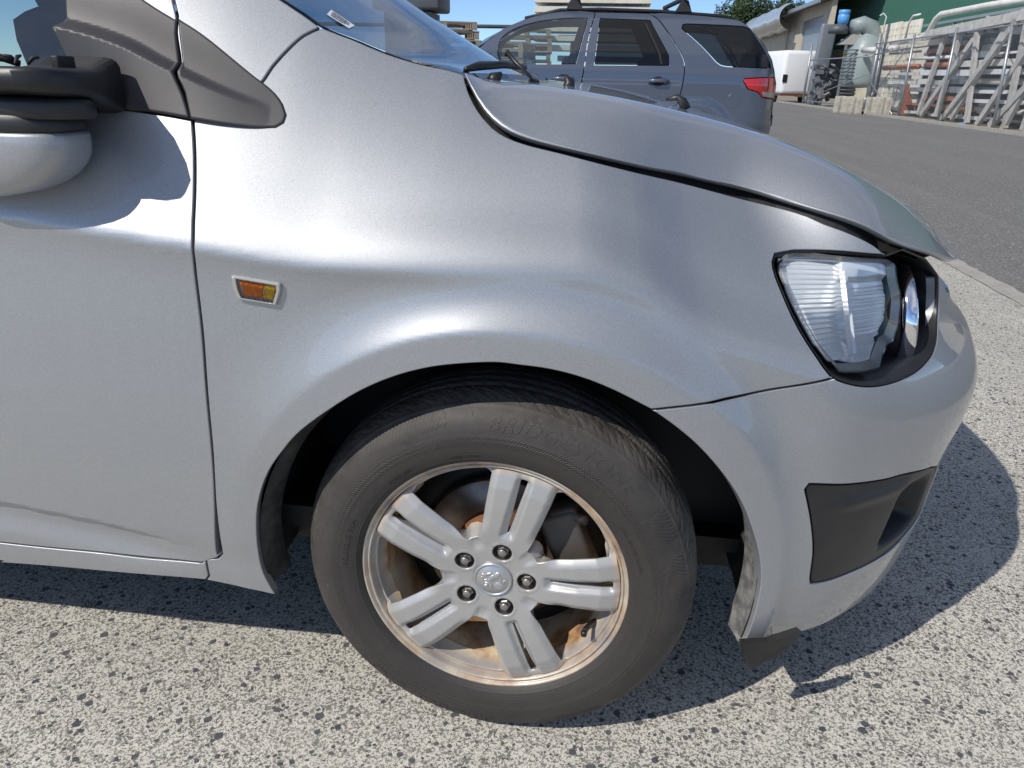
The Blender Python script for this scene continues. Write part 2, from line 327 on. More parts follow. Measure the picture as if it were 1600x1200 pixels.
RINGS = [('outer', .618, .292, .676, .084, -5), ('inner', .692, .403, .674, .064, -8)]
ORD = ('first', 'second', 'third', 'fourth', 'fifth', 'sixth', 'seventh', 'eighth', 'ninth', 'tenth', 'eleventh', 'twelfth')
STK = [(.2506, .0436), (.2155, .0451), (.2281, .0737), (.2607, .0722)]
TRLOC = (10.2, 49.0, 0)
PAL = [(-2.95, 14.2, 0), (-2.05, 14.6, 0), (-1.75, 16.0, 0), (-3.85, 14.6, 2.42), (-.45, 16.6, 1.62)]
def recalc(o):
    b_ = bmesh.new(); b_.from_mesh(o.data); bmesh.ops.recalc_face_normals(b_, faces=b_.faces); b_.to_mesh(o.data); b_.free(); return o
M['dull_clear'] = simple('clear_plastic_frame', (.42, .41, .38), .2, .1, coat=1, var=.1, scale=60)
M['ind_back'] = simple('indicator_back', (.20, .20, .20), .25, .6, var=.3, scale=90)
M['amber2'] = simple('yellow_amber_plastic', (.95, .45, .02), .4, var=.35, scale=150, spec=.3)
M['lampgrey'] = simple('lamp_surround_grey', (.42, .42, .40), .25, .6, var=.15, scale=40, dirt=((.30, .26, .20), .5), dscale=30)
M['caliper'] = simple('caliper_iron', (.10, .095, .09), .6, .4, scale=50, dirt=((.15, .09, .05), .6), dscale=25)
M['rust'] = simple('brake_rust', (.20, .085, .035), .6, .35, var=.4, scale=60, bumps=.3, dirt=((.06, .03, .018), .8), dscale=18)
M['disc'] = simple('brake_disc', (.24, .20, .17), .38, .8, var=.3, scale=90, dirt=((.20, .085, .03), .7), dscale=10)
M['hubrust'] = simple('hub_rust', (.22, .095, .04), .75, var=.35, scale=50, dirt=((.12, .05, .02), .6), dscale=22)
M['cap'] = simple('centre_cap', (.50, .50, .50), .34, .7, var=.04, scale=90, coat=.3)
M['tyre2'] = simple('plain_tyre', (.035, .034, .033), .75, scale=40)
M['greyroof'] = simple('grey_sheet_roof', (.34, .36, .38), .5, .3, var=.15, scale=2, dirt=((.22, .23, .24), .4), dscale=3)
M['cream'] = simple('cream_sheet', (.70, .67, .57), .6, var=.1, scale=4, dirt=((.42, .33, .20), .45), dscale=2.5)
M['sheet'] = simple('cloudy_plastic', (.34, .37, .40), .3, var=.4, scale=7, coat=.4, bumps=.5, dist=.02)
M['sheet2'] = simple('grey_green_plastic', (.25, .30, .30), .45, var=.2, scale=6, coat=.2)
M['canvas'] = simple('grey_canvas', (.36, .34, .32), .8, var=.1)
M['darkgrey'] = simple('dark_grey_paint', (.085, .095, .11), .5, var=.3, scale=5)
M['blue'] = simple('light_blue_paint', (.10, .33, .68), .4, var=.2, scale=14)
M['yellow'] = simple('yellow_tag', (.75, .55, .06), .5)
M['strut'] = simple('weathered_grey', (.52, .505, .475), .75, var=.3, scale=6, dirt=((.20, .18, .16), .5), dscale=4)
M['pipe'] = simple('offwhite_pipe', (.76, .75, .70), .5, var=.1, scale=5, dirt=((.35, .30, .25), .4), dscale=3)
M['orange'] = simple('rust_orange', (.40, .13, .07), .7, var=.3, scale=6, dirt=((.2, .12, .08), .5), dscale=4)
M['block'] = simple('rough_concrete', (.40, .375, .315), .9, var=.25, scale=14, bumps=.6, dirt=((.20, .19, .16), .6), dscale=5, dist=.01)
M['timber'] = simple('weathered_timber', (.30, .25, .19), .85, var=.4, scale=9, bumps=.3)
M['weed'] = simple('dry_weed', (.17, .15, .09), .9, var=.5, scale=6)
M['bark'] = simple('bark', (.10, .08, .06), .9, var=.3)
M['leaf'] = simple('leaf', (.045, .075, .028), .6, var=.6, scale=1.2)
M['faded'] = simple('faded_letters', (.18, .17, .16), .8, var=.3, scale=3)
M['palecar'] = simple('pale_blue_paint', (.40, .52, .58), .3, coat=.6, var=.04)
M['scrap'] = simple('wrapped_scrap', (.10, .105, .115), .35, var=.8, scale=5, coat=.3, dirt=((.35, .37, .4), .5), dscale=6)
M['slab'] = simple('grey_moulding', (.17, .19, .215), .5, var=.2, scale=3)
# ---------------------------------------------------------------- ground
def aggregate_mat():
    m, nt, b = _mat('exposed_aggregate'); co = coords(nt)
    wv = N(nt, 'ShaderNodeVectorMath', operation='SCALE'); nn = N(nt, 'ShaderNodeTexNoise'); nn.inputs['Scale'].default_value = 120; L(nt, co, nn.inputs['Vector']); L(nt, nn.outputs['Color'], wv.inputs[0]); wv.inputs['Scale'].default_value = .0045
    ad_ = N(nt, 'ShaderNodeVectorMath', operation='ADD'); L(nt, co, ad_.inputs[0]); L(nt, wv.outputs[0], ad_.inputs[1]); cw = ad_.outputs[0]
    def stones(scale, thr_lo, prob, seed=0.):
        mp = N(nt, 'ShaderNodeMapping'); mp.inputs['Location'].default_value = (seed, seed * 2, 0); mp.inputs['Rotation'].default_value = (0, 0, seed); L(nt, cw, mp.inputs[0])
        v = N(nt, 'ShaderNodeTexVoronoi'); v.inputs['Scale'].default_value = scale; v.inputs['Randomness'].default_value = 1; v.distance = 'MINKOWSKI'; v.inputs['Exponent'].default_value = 1.4; L(nt, mp.outputs[0], v.inputs['Vector'])
        sp = N(nt, 'ShaderNodeSeparateColor'); L(nt, v.outputs['Color'], sp.inputs[0])
        size = math_(nt, 'MULTIPLY_ADD', sp.outputs[1], .34, thr_lo); k = math_(nt, 'LESS_THAN', v.outputs['Distance'], size)
        return math_(nt, 'MULTIPLY', k, math_(nt, 'LESS_THAN', sp.outputs[0], prob)), sp.outputs[2]
    s1, c1 = stones(48, .10, .36, .3); s2, c2 = stones(95, .12, .50, 1.7); s4, c4 = stones(150, .2, .5, 7.3)
    big = noise(nt, co, 1.3, 5, .6); med = noise(nt, co, 22, 5, .7); fine = noise(nt, co, 420, 4, .7)
    p1 = ramp(nt, noise(nt, cw, 235, 2.5, .6), [(.525, 0.), (.565, 1.)]); p2 = ramp(nt, noise(nt, cw, 380, 2, .6), [(.55, 0.), (.60, 1.)]); p3 = ramp(nt, noise(nt, cw, 125, 3, .65), [(.60, 0.), (.635, 1.)])
    dens = ramp(nt, noise(nt, co, 5, 3, .6), [(.35, .75), (.6, 1.)])
    cem = mixc(nt, big, (.58, .555, .49), (.71, .68, .605)); cem = mixc(nt, math_(nt, 'MULTIPLY', ramp(nt, med, [(.3, 1.), (.6, 0.)]), .35), cem, (.42, .38, .31)); cem = mixc(nt, math_(nt, 'MULTIPLY', fine, .35), cem, (.78, .74, .66))
    c = mixc(nt, math_(nt, 'MULTIPLY', s4, .55), cem, (.72, .68, .60))
    c = mixc(nt, math_(nt, 'MULTIPLY', math_(nt, 'MULTIPLY', p2, dens), .75), c, (.17, .155, .13))
    c = mixc(nt, math_(nt, 'MULTIPLY', math_(nt, 'MULTIPLY', p1, dens), .88), c, mixc(nt, med, (.09, .09, .09), (.20, .185, .155)))
    c = mixc(nt, math_(nt, 'MULTIPLY', math_(nt, 'MULTIPLY', p3, dens), .9), c, mixc(nt, fine, (.07, .075, .085), (.14, .135, .125)))
    c = mixc(nt, math_(nt, 'MULTIPLY', s2, .92), c, mixc(nt, c2, (.06, .065, .07), (.20, .19, .175)))
    c = mixc(nt, math_(nt, 'MULTIPLY', s1, .95), c, ramp(nt, c1, [(.0, (.06, .067, .078)), (.55, (.125, .13, .135)), (.8, (.17, .15, .12)), (1., (.24, .235, .22))])); s3 = p1
    stain = ramp(nt, noise(nt, co, .9, 6, .65), [(.45, 0.), (.66, .18)]); c = mixc(nt, stain, c, (.20, .185, .155))
    L(nt, c, b.inputs['Base Color']); b.inputs['Roughness'].default_value = .88; b.inputs['Specular IOR Level'].default_value = .3
    h = math_(nt, 'SUBTRACT', math_(nt, 'MULTIPLY', med, .6), math_(nt, 'ADD', math_(nt, 'MULTIPLY', s2, .35), math_(nt, 'MULTIPLY', s3, .5))); h = math_(nt, 'ADD', h, math_(nt, 'MULTIPLY', fine, .5)); bump(nt, b, h, .7, .0022); return m
M['agg'] = aggregate_mat()
def asphalt_mat():
    m, nt, b = _mat('worn_asphalt'); co = coords(nt)
    v = N(nt, 'ShaderNodeTexVoronoi'); v.inputs['Scale'].default_value = 95; L(nt, co, v.inputs['Vector']); sp = N(nt, 'ShaderNodeSeparateColor'); L(nt, v.outputs['Color'], sp.inputs[0])
    big = noise(nt, co, .45, 6, .6); med = noise(nt, co, 5, 5, .7)
    c = mixc(nt, big, (.155, .151, .144), (.205, .20, .19)); c = mixc(nt, math_(nt, 'MULTIPLY', med, .4), c, (.11, .108, .104))
    c = mixc(nt, math_(nt, 'MULTIPLY', math_(nt, 'GREATER_THAN', sp.outputs[0], .86), .6), c, (.36, .35, .33)); c = mixc(nt, math_(nt, 'MULTIPLY', math_(nt, 'LESS_THAN', sp.outputs[1], .3), .5), c, (.05, .05, .05))
    st_ = N(nt, 'ShaderNodeMapping'); st_.inputs['Rotation'].default_value = (0, 0, R(12)); st_.inputs['Scale'].default_value = (2.2, .10, 1); L(nt, co, st_.inputs[0])
    tr = ramp(nt, noise(nt, st_.outputs[0], 1.0, 4, .6), [(.48, 0.), (.66, .45)]); c = mixc(nt, tr, c, (.20, .19, .18))
    v2 = N(nt, 'ShaderNodeTexVoronoi'); v2.inputs['Scale'].default_value = 7; L(nt, co, v2.inputs['Vector']); c = mixc(nt, math_(nt, 'MULTIPLY', math_(nt, 'LESS_THAN', v2.outputs['Distance'], .06), .7), c, (.5, .47, .42))
    L(nt, c, b.inputs['Base Color']); b.inputs['Roughness'].default_value = .9; bump(nt, b, v.outputs['Distance'], .5, .004); return m
M['asphalt'] = asphalt_mat()
M['kerb'] = simple('kerb_concrete', (.36, .345, .31), .9, scale=40, var=.25, bumps=.5, dirt=((.22, .20, .17), .5), dscale=7, dist=.003)
M['dirt'] = simple('verge_dirt', (.27, .24, .195), .95, scale=9, var=.4, bumps=.8, dirt=((.14, .13, .10), .6), dscale=3, dist=.03)
def sheet(name, x0, x1, y0, y1, z, mat):
    o = raw(name, [(x0, y0, z), (x1, y0, z), (x1, y1, z), (x0, y1, z)], [(0, 1, 2, 3)], mat); return tag(o, kind='structure')
sheet('ground', -900, 900, -900, 1200, -.012, M['dirt'])
sheet('concrete_apron', -60, 2.27, -60, 13.5, 0, M['agg'])
sheet('road', 2.38, 9.7, -60, 75, -.004, M['asphalt']); sheet('yard_asphalt', -60, 2.38, 13.5, 75, -.0045, M['asphalt'])
r_ = random.Random(8); ev = []; ny = 420
for i in range(ny + 1):
    y = -8 + i * .05; ev += [(2.262 + r_.uniform(-.006, .006), y, .004), (2.385 + r_.uniform(-.012, .012), y, .004)]
tag(raw('kerb_strip', ev, [(2 * i, 2 * i + 1, 2 * i + 3, 2 * i + 2) for i in range(ny)], M['kerb']), kind='structure')
# darker stones lying proud in the cement paste near the car
st = MB(); r_ = random.Random(21)
for i in range(3600):
    y = -.75 + 2.6 * r_.random() ** 1.4; x = r_.uniform(-1.3, 2.1)
    s_ = r_.choice((.0022, .0028, .0034, .0045, .0062)) * r_.uniform(.8, 1.25); n_ = r_.choice((5, 6, 7)); a0 = r_.uniform(0, 6.28); el = r_.uniform(.55, 1); ro = r_.uniform(0, 3.14); V_ = []
    for q in range(n_):
        a = a0 + 6.283 * q / n_; rad = s_ * r_.uniform(.75, 1.2); X, Y = rad * math.cos(a), rad * el * math.sin(a); V_.append((x + X * math.cos(ro) - Y * math.sin(ro), y + X * math.sin(ro) + Y * math.cos(ro)))
    zt = .0006 + s_ * .10; cx_, cy_ = x, y
    VV = [(p[0], p[1], -.001) for p in V_] + [(cx_ + (p[0] - cx_) * .82, cy_ + (p[1] - cy_) * .82, zt) for p in V_]
    st.add(VV, [(k, (k + 1) % n_, n_ + (k + 1) % n_, n_ + k) for k in range(n_)] + [tuple(range(n_, 2 * n_))])
M['stone'] = simple('basalt_chip', (.085, .09, .098), .8, scale=35, var=.75, bumps=.3)
tag(st.build('embedded_stones', M['stone']), 'dark angular stone chips bedded in the pale concrete around the car', 'stones', kind='stuff')
# ---------------------------------------------------------------- panel builder
def dense(pts, step=.008, curve=True):
    P = np.array(pts, float)
    if len(P) < 3 or not curve:
        out = [P[0]]
        for a, b in zip(P[:-1], P[1:]):
            k = max(1, int(np.hypot(*(b - a)) / step)); out += [a + (b - a) * t / k for t in range(1, k + 1)]
        return np.array(out)
    Q = np.vstack([2 * P[0] - P[1], P, 2 * P[-1] - P[-2]]); out = [P[0]]
    for i in range(1, len(Q) - 2):
        p0, p1, p2, p3 = Q[i - 1:i + 3]; k = max(1, int(np.hypot(*(p2 - p1)) / step))
        for t in np.arange(1, k + 1) / k:
            out.append(.5 * ((2 * p1) + (-p0 + p2) * t + (2 * p0 - 5 * p1 + 4 * p2 - p3) * t * t + (-p0 + 3 * p1 - 3 * p2 + p3) * t ** 3))
    return np.array(out)
def loop(*segs, step=.008):
    """closed outline from curves; a segment is an array/list of points, optionally ('L', pts) for straight"""
    out = []
    for sgm in segs:
        if isinstance(sgm, tuple) and isinstance(sgm[0], str): d = dense(sgm[1], step, False)
        else: d = dense(sgm, step)
        for p in d:
            if not out or np.hypot(*(p - out[-1])) > .0008: out.append(p)
    if np.hypot(*(out[0] - out[-1])) < .0008: out.pop()
    return np.array(out)
def area(P): return .5 * np.sum(P[:, 0] * np.roll(P[:, 1], -1) - P[:, 1] * np.roll(P[:, 0], -1))
def inset(P, d):       # P counter-clockwise -> moves inwards
    a = P - np.roll(P, 1, 0); b = np.roll(P, -1, 0) - P
    a /= np.maximum(np.hypot(*a.T), 1e-9)[:, None]; b /= np.maximum(np.hypot(*b.T), 1e-9)[:, None]
    na = np.c_[-a[:, 1], a[:, 0]]; nb = np.c_[-b[:, 1], b[:, 0]]; n = na + nb; l = np.maximum((n * na).sum(1), .5)
    return P + n / l[:, None] * d
def inside(P, Q):
    x, y = Q[:, 0], Q[:, 1]; r = np.zeros(len(Q), bool)
    for (x1, y1), (x2, y2) in zip(P, np.roll(P, -1, 0)):
        if y1 == y2: continue
        k = ((y1 > y) != (y2 > y)) & (x < (x2 - x1) * (y - y1) / (y2 - y1) + x1); r ^= k
    return r
def nfun(sf):
    def f(u, v):
        e = 1.5e-3; a = sf(u + e, v) - sf(u - e, v); b = sf(u, v + e) - sf(u, v - e); n = np.cross(a, b)
        return n / np.maximum(np.linalg.norm(n, axis=-1, keepdims=True), 1e-12)
    return f
def panel(name, outline, mat, parent=None, sf=S, holes=(), step=.012, gap=.0016, lip=.016, roll=.0016, flip=1):
    P = np.array(outline, float); P = P if area(P) > 0 else P[::-1]
    H = [np.array(h, float) for h in holes]; H = [h[::-1] if area(h) > 0 else h for h in H]
    nf = nfun(sf); loops = [P] + H; r1 = [inset(l, gap) for l in loops]; r0_ = [inset(l, gap + roll) for l in loops]
    x0, y0 = P.min(0); x1, y1 = P.max(0)
    gx, gy = np.meshgrid(np.arange(x0, x1, step), np.arange(y0, y1, step * .9)); gx[::2] += step / 2
    G = np.c_[gx.ravel(), gy.ravel()]; G = G[inside(r0_[0], G)]
    for h in r0_[1:]: G = G[~inside(h, G)]
    for l in r0_:
        for i in range(0, len(l), 40):
            sgm = l[i:i + 41]
            d = np.min(np.hypot(G[:, None, 0] - sgm[None, :, 0], G[:, None, 1] - sgm[None, :, 1]), 1); G = G[d > step * .55]
    B = np.vstack(r0_); E = []; o = 0
    for l in r0_:
        k = len(l); E += [(o + i, o + (i + 1) % k) for i in range(k)]; o += k
    A = np.vstack([B, G])
    vo, eo, fo, ov, oe, of = delaunay_2d_cdt([Vector(p) for p in A], E, [], 0, 1e-7)
    V2 = np.array([(v.x, v.y) for v in vo]); T_ = np.array([tuple(f) for f in fo]); cen = V2[T_].mean(1)
    ok = inside(r0_[0], cen)
    for h in r0_[1:]: ok &= ~inside(h, cen)
    T_ = T_[ok]
    P3 = sf(V2[:, 0], V2[:, 1]); N3 = nf(V2[:, 0], V2[:, 1]) * flip
    # orientation
    a = np.cross(P3[T_[:, 1]] - P3[T_[:, 0]], P3[T_[:, 2]] - P3[T_[:, 0]])
    sw = (a * N3[T_[:, 0]]).sum(1) < 0; T_[sw] = T_[sw][:, ::-1]
    V = [P3]; NN = [N3]; Fc = T_.tolist(); n = len(P3); o = 0
    for l0, l1 in zip(r0_, r1):
        k = len(l0); p0 = sf(l0[:, 0], l0[:, 1]); n0 = nf(l0[:, 0], l0[:, 1]) * flip
        p1 = sf(l1[:, 0], l1[:, 1]); lat = p1 - p0; lat /= np.maximum(np.linalg.norm(lat, axis=1, keepdims=True), 1e-9)
        q1 = p1 - n0 * roll * .8; q2 = q1 - n0 * lip
        V += [p0, q1, q1, q2]; nm = n0 * .35 + lat; nm /= np.linalg.norm(nm, axis=1, keepdims=True)
        NN += [n0, nm, lat, lat]
        for i in range(k):
            j = (i + 1) % k
            for (u, v) in ((0, 1), (2, 3)):
                f = [n + u * k + i, n + u * k + j, n + v * k + j, n + v * k + i]
                Fc.append(f)
        n += 4 * k
    V = np.vstack(V); NN = np.vstack(NN); out = []
    for f in Fc:
        if len(f) == 4:
            g = np.cross(V[f[1]] - V[f[0]], V[f[2]] - V[f[0]])
            if g @ NN[f[0]] + g @ NN[f[2]] < 0: f = f[::-1]
        out.append(f)
    return raw(name, V, out, mat, parent, True, NN)
def Soff(off): return lambda s, z: S(s, z, off)
def seg(name, rev=False): return T[name][::-1] if rev else T[name]

# ---------------------------------------------------------------- yard behind: the grey wagon
def suvW(l, z):
    l = np.asarray(l, float); z = np.asarray(z, float)
    y = np.interp(z, [.25, .32, .40, .55, .80, .99, 1.00, 1.10, 1.17, 1.30, 1.50, 1.66, 1.72, 1.78], [.06, .02, .0, -.012, -.015, -.020, -.008, .0, .022, .055, .13, .20, .25, .36])
    r = np.hypot(l - 2.05, z - .36); y = y - .022 * (1 - _sst(.42, .50, r)); r = np.hypot(l + .82, z - .36); y = y - .022 * (1 - _sst(.42, .50, r))
    y = y + .34 * np.maximum(0, (l - 2.62) / .45) ** 2.2 + .30 * np.maximum(0, (-1.3 - l) / .65) ** 2.2
    return y
def Ssuv(l, z, off=0.): l = np.asarray(l, float); z = np.asarray(z, float); return np.stack([l, suvW(l, z) - off, z + 0 * l], -1)
So = lambda off: (lambda l, z: Ssuv(l, z, off))
suv = empty('grey_wagon', SUVLOC, YAW); tag(suv, 'dark blue grey wagon with roof rails parked behind the silver bonnet', 'car')
roofl = [(2.90, 1.27), (2.779, 1.422), (2.654, 1.536), (2.57, 1.62), (2.49, 1.665), (2.389, 1.69), (1.925, 1.722), (1.598, 1.735), (1.068, 1.742), (.673, 1.742), (.405, 1.718), (.118, 1.655), (-.121, 1.555), (-.319, 1.435), (-.469, 1.31), (-.66, 1.14)]
wf = loop(('L', [(-.207, 1.158), (-.25, 1.27)]), [(-.25, 1.27), (-.215, 1.41), (-.077, 1.517), (.149, 1.593), (.41, 1.636), (.65, 1.654), (.764, 1.656)], ('L', [(.764, 1.656), (.733, 1.54), (.634, 1.176), (-.207, 1.158)]), step=.04)
wr = loop(('L', [(.906, 1.656), (1.467, 1.646), (1.689, 1.287), (1.699, 1.182), (.852, 1.17), (.906, 1.656)]), step=.05)
wq = loop([(1.833, 1.57), (1.842, 1.608), (1.88, 1.617), (2.2, 1.614), (2.54, 1.602), (2.60, 1.58), (2.659, 1.504), (2.80, 1.34), (2.905, 1.19)], ('L', [(2.905, 1.19), (2.89, 1.176), (2.36, 1.184)]), [(2.36, 1.184), (2.29, 1.195), (2.238, 1.226), (2.05, 1.40), (1.833, 1.57)], step=.04)
sB = [(.846, 1.725), (.846, 1.703), (.771, 1.425), (.743, 1.168), (.717, .993), (.70, .80), (.71, .45)]; sC = [(1.46, 1.725), (1.50, 1.70), (1.57, 1.655), (1.728, 1.458), (1.84, 1.29), (1.88, 1.165), (1.862, .93), (1.815, .70)]
def warc(cx, n=24, a0=0, a1=180): return [(cx + .365 * math.cos(R(a)), .34 + .365 * math.sin(R(a))) for a in np.linspace(a0, a1, n)]
rear_o = loop(('L', [(2.43, .34), (2.98, .36), (3.03, .46), (3.03, .60), (3.00, .66), (3.01, .80), (3.012, 1.0), (2.96, 1.15)]), roofl[:8], ('L', [roofl[7], sC[0]]), sC, ('L', [sC[-1], (1.792, .596)]), warc(2.05)[::-1][4:], step=.04)
tl = loop(('L', [(2.56, 1.035), (2.573, 1.06), (2.75, 1.073), (2.97, 1.082), (3.008, 1.015), (3.008, .927), (3.003, .845), (2.806, .867), (2.747, .921), (2.617, .952), (2.56, 1.035)]), step=.03)
fd = np.array([(2.473 + .078 * math.cos(a), .826 + .085 * math.sin(a)) for a in np.linspace(0, 2 * math.pi, 28, endpoint=False)])
K = dict(step=.045, gap=.005, lip=.02, roll=.004)
panel('rear_quarter', rear_o, M['suv'], suv, sf=Ssuv, holes=[wq, tl], **K)
panel('rear_door', loop(sB, ('L', [sB[-1], (1.55, .45), warc(2.05)[-2]]), warc(2.05)[::-1][1:5], ('L', [(1.792, .596), sC[-1]]), sC[::-1], ('L', [sC[0], sB[0]]), step=.04), M['suv'], suv, sf=Ssuv, holes=[wr], **K)
panel('front_door', loop(sB[::-1], ('L', [sB[0], roofl[9]]), roofl[9:16], ('L', [(-.66, 1.14), (-.45, 1.0), (-.42, .5), (-.40, .44), sB[-1]]), step=.04), M['suv'], suv, sf=Ssuv, holes=[wf], **K)
panel('front_wing', loop(('L', [(-.66, 1.14), (-.45, 1.0), (-.42, .44)]), ('L', [(-.42, .44), warc(-.82)[1]]), warc(-.82)[1:], ('L', [warc(-.82)[-1], (-1.85, .34), (-1.95, .5), (-1.96, .85)]), [(-1.96, .85), (-1.7, 1.0), (-1.2, 1.08), (-.66, 1.14)], step=.04), M['suv'], suv, sf=Ssuv, **K)
panel('door_glass', wf, M['side'], suv, sf=So(-.010), step=.1, gap=.002, lip=.01); panel('rear_door_glass', wr, M['privacy'], suv, sf=So(-.008), step=.1, gap=.002, lip=.01)
panel('quarter_glass', wq, M['privacy'], suv, sf=So(.001), step=.06, gap=.004, lip=.01)
panel('window_post', loop(('L', [(1.60, 1.187), (1.63, 1.187), (1.60, 1.30), (1.43, 1.62), (1.40, 1.62), (1.57, 1.30), (1.60, 1.187)]), step=.04), M['black'], suv, sf=So(.004), step=.05, gap=.001, lip=.006)
lamp = panel('tail_lamp', tl, M['red'], suv, sf=So(.010), step=.03, gap=.003, lip=.02, roll=.008)
panel('reversing_lens', loop(('L', [(2.80, .925), (3.0, .925), (3.0, .858), (2.815, .876), (2.80, .925)]), step=.02), M['lampgrey'], lamp, sf=So(.015), step=.04, gap=.002, lip=.004)
panel('fuel_flap', fd, M['suv'], suv, sf=So(.003), step=.03, gap=.001, lip=.006, roll=.003)
for l in (1.586, .503):
    mb = MB(); y = float(suvW(l, 1.01)); mb.tube([(l - .115, y - .018, 1.010), (l - .06, y - .045, 1.018), (l + .06, y - .045, 1.022), (l + .12, y - .015, 1.018)], [.014, .022, .022, .012], 10); h_ = mb.build('door_handle', M['suv'], suv)
    panel('handle_recess', [(l + .07 * math.cos(a), 1.012 + .052 * math.sin(a)) for a in np.linspace(0, 6.283, 20, endpoint=False)], M['black'], h_, sf=So(.003), step=.04, gap=0, lip=.002)
rb = []                                                       # roof, screens, bonnet run across from side to side
prof = [(3.03, .46), (3.03, .60), (3.01, .80), (3.012, 1.0), (2.96, 1.15)] + roofl + [(-1.2, 1.08), (-1.7, 1.0), (-1.96, .85), (-1.95, .5), (-1.85, .34)]
for (l, z) in prof:
    y = float(suvW(l, z)); rb.append([(l + .10 * (1 - (2 * q - 1) ** 2) * (1 if l > 2.7 else (-1.2 if l < -.3 else 0)), y + (1.90 - 2 * y) * q, z + .03 * (1 - (2 * q - 1) ** 2) * (z > 1.5)) for q in np.linspace(0, 1, 13)])
def strip(i0, i1): 
    V_ = [p for r_ in rb[i0:i1 + 1] for p in r_]; return V_, [(i * 13 + j, i * 13 + j + 1, (i + 1) * 13 + j + 1, (i + 1) * 13 + j) for i in range(i1 - i0) for j in range(12)]
raw('tailgate', *strip(0, 4), M['suv'], suv, True); raw('rear_screen', *strip(4, 8), M['privacy'], suv, True); raw('roof', *strip(8, 16), M['suv'], suv, True); raw('windscreen', *strip(16, 20), M['screen'], suv, True); raw('bonnet', *strip(20, len(prof) - 1), M['suv'], suv, True)
def far_side(outline, holes, m, nm):
    o = panel(nm, outline, m, suv, sf=lambda l, z: np.stack([l, 1.90 - suvW(l, z), z + 0 * l], -1), holes=holes, flip=-1, **K); return o
far_side(loop(('L', [(2.98, .36), (3.01, .80), (2.96, 1.15)]), roofl, ('L', [roofl[-1], (-1.96, .85), (-1.9, .36), (2.98, .36)]), step=.06), [wf, wr, wq], M['suv'], 'far_flank')
mb = MB(); mb.tube([(x, .32, z) for x, z in ((2.45, 1.675), (2.3, 1.715), (1.6, 1.748), (.9, 1.757), (.45, 1.738), (.05, 1.645))], .020, 8); mb.build('roof_rail', M['black'], suv)
mb = MB(); mb.tube([(x, 1.58, z) for x, z in ((2.45, 1.675), (2.3, 1.715), (1.6, 1.748), (.9, 1.757), (.45, 1.738), (.05, 1.645))], .020, 8); mb.build('roof_rail', M['black'], suv)
for l in (.62, 1.86):
    mb = MB()
    for y, d in ((.32, 1), (1.58, -1)): mb.add([(l - .09, y - .03 * d, 1.75), (l + .09, y - .03 * d, 1.75), (l + .09, y + .05 * d, 1.75), (l - .09, y + .05 * d, 1.75), (l - .02, y + .01 * d, 1.87), (l + .05, y + .01 * d, 1.87), (l + .05, y + .05 * d, 1.87), (l - .02, y + .05 * d, 1.87)], [(0, 1, 2, 3), (4, 5, 6, 7), (0, 1, 5, 4), (1, 2, 6, 5), (2, 3, 7, 6), (3, 0, 4, 7)])
    mb.box((l + .02, .95, 1.895), (.06, 1.42, .03)); mb.build('roof_bar', M['black'], suv)
mb = MB(); mb.tube([(2.24, .5, 1.73), (2.55, .5, 2.05)], .004, 5); mb.build('aerial', M['black'], suv)
mb = MB(); mb.box((-.36, -.10, 1.20), (.10, .20, .13), bev=.03); mb.build('door_mirror', M['suv'], suv)
for wx in (2.05, -.82):
    for wy in (.11, 1.79):
        w = empty('wheel', (wx, wy, .345), parent=suv); mb = MB(); mb.lathe([(.22, -.08), (.25, -.105), (.31, -.105), (.338, -.08), (.345, 0), (.338, .08), (.22, .08)], 'y', 40); recalc(mb.build('tyre', M['tyre2'], w))
        mb = MB(); mb.lathe([(0, -.05), (.06, -.06), (.20, -.075), (.225, -.09), (.22, .05)], 'y', 40)
        recalc(mb.build('rim', M['galv'], w))
mb = MB(); mb.box((.55, .95, .42), (4.6, 1.7, .12)); mb.box((.2, .95, .62), (1.6, 1.5, .3)); mb.build('underbody', M['black'], suv)
for x, y in ((.35, .5), (.35, 1.4), (1.35, .95)):
    mb = MB(); mb.box((x + .3, y, .98), (.18, .5 if x < 1 else 1.3, .6), bev=.06); mb.box((x + .36, y, 1.38), (.10, .28, .18), bev=.04); mb.build('seat_back', M['black'], suv)
mb = MB(); mb.box((-.42, .95, 1.05), (.5, 1.4, .2), bev=.05); mb.build('dashboard', M['black'], suv)
mb = MB(); mb.box((3.02, .95, .60), (.12, 1.2, .14), bev=.03); mb.build('rear_bumper', M['suv'], suv)

# ---------------------------------------------------------------- right hand side of the road
def prim(name, label, cat, mb, mat, group=None, parent=None):
    o = mb.build(name, mat, parent)
    if label: tag(o, label, cat, group)
    return o
# green corrugated shed
shed = empty('green_shed', (16, 20, 0)); tag(shed, 'tall shed clad in dark green corrugated sheeting behind the fenced yard', 'building')
M['green'] = simple('green_cladding', (.030, .125, .085), .5, var=.12, scale=4, coat=.1, dirt=((.05, .12, .09), .4), dscale=2)
for k in range(17):
    mb = MB(); V_ = []; n0 = 0; w = 4.0; y0 = -6 + k * w; per = .25; pts = []
    yy = y0
    while yy < y0 + w - 1e-6: pts += [(yy, 0), (yy + .17, 0), (yy + .19, -.045), (yy + .23, -.045)]; yy += per
    pts.append((y0 + w - .004, 0))
    for (y, x) in pts: V_ += [(x + 4, y, 4.0), (x + 4, y, 13)]
    mb.add(V_, [(2 * i, 2 * i + 1, 2 * i + 3, 2 * i + 2) for i in range(len(pts) - 1)]); mb.build('wall_panel', M['green'], shed)
mb = MB(); mb.box((10, 28, 13.1), (12.4, 68.6, .2)); mb.build('roof', M['galv'], shed); mb = MB(); mb.box((10.3, 28, 6.5), (11.8, 67.5, 12.9)); mb.build('inner_frame', M['black'], shed)
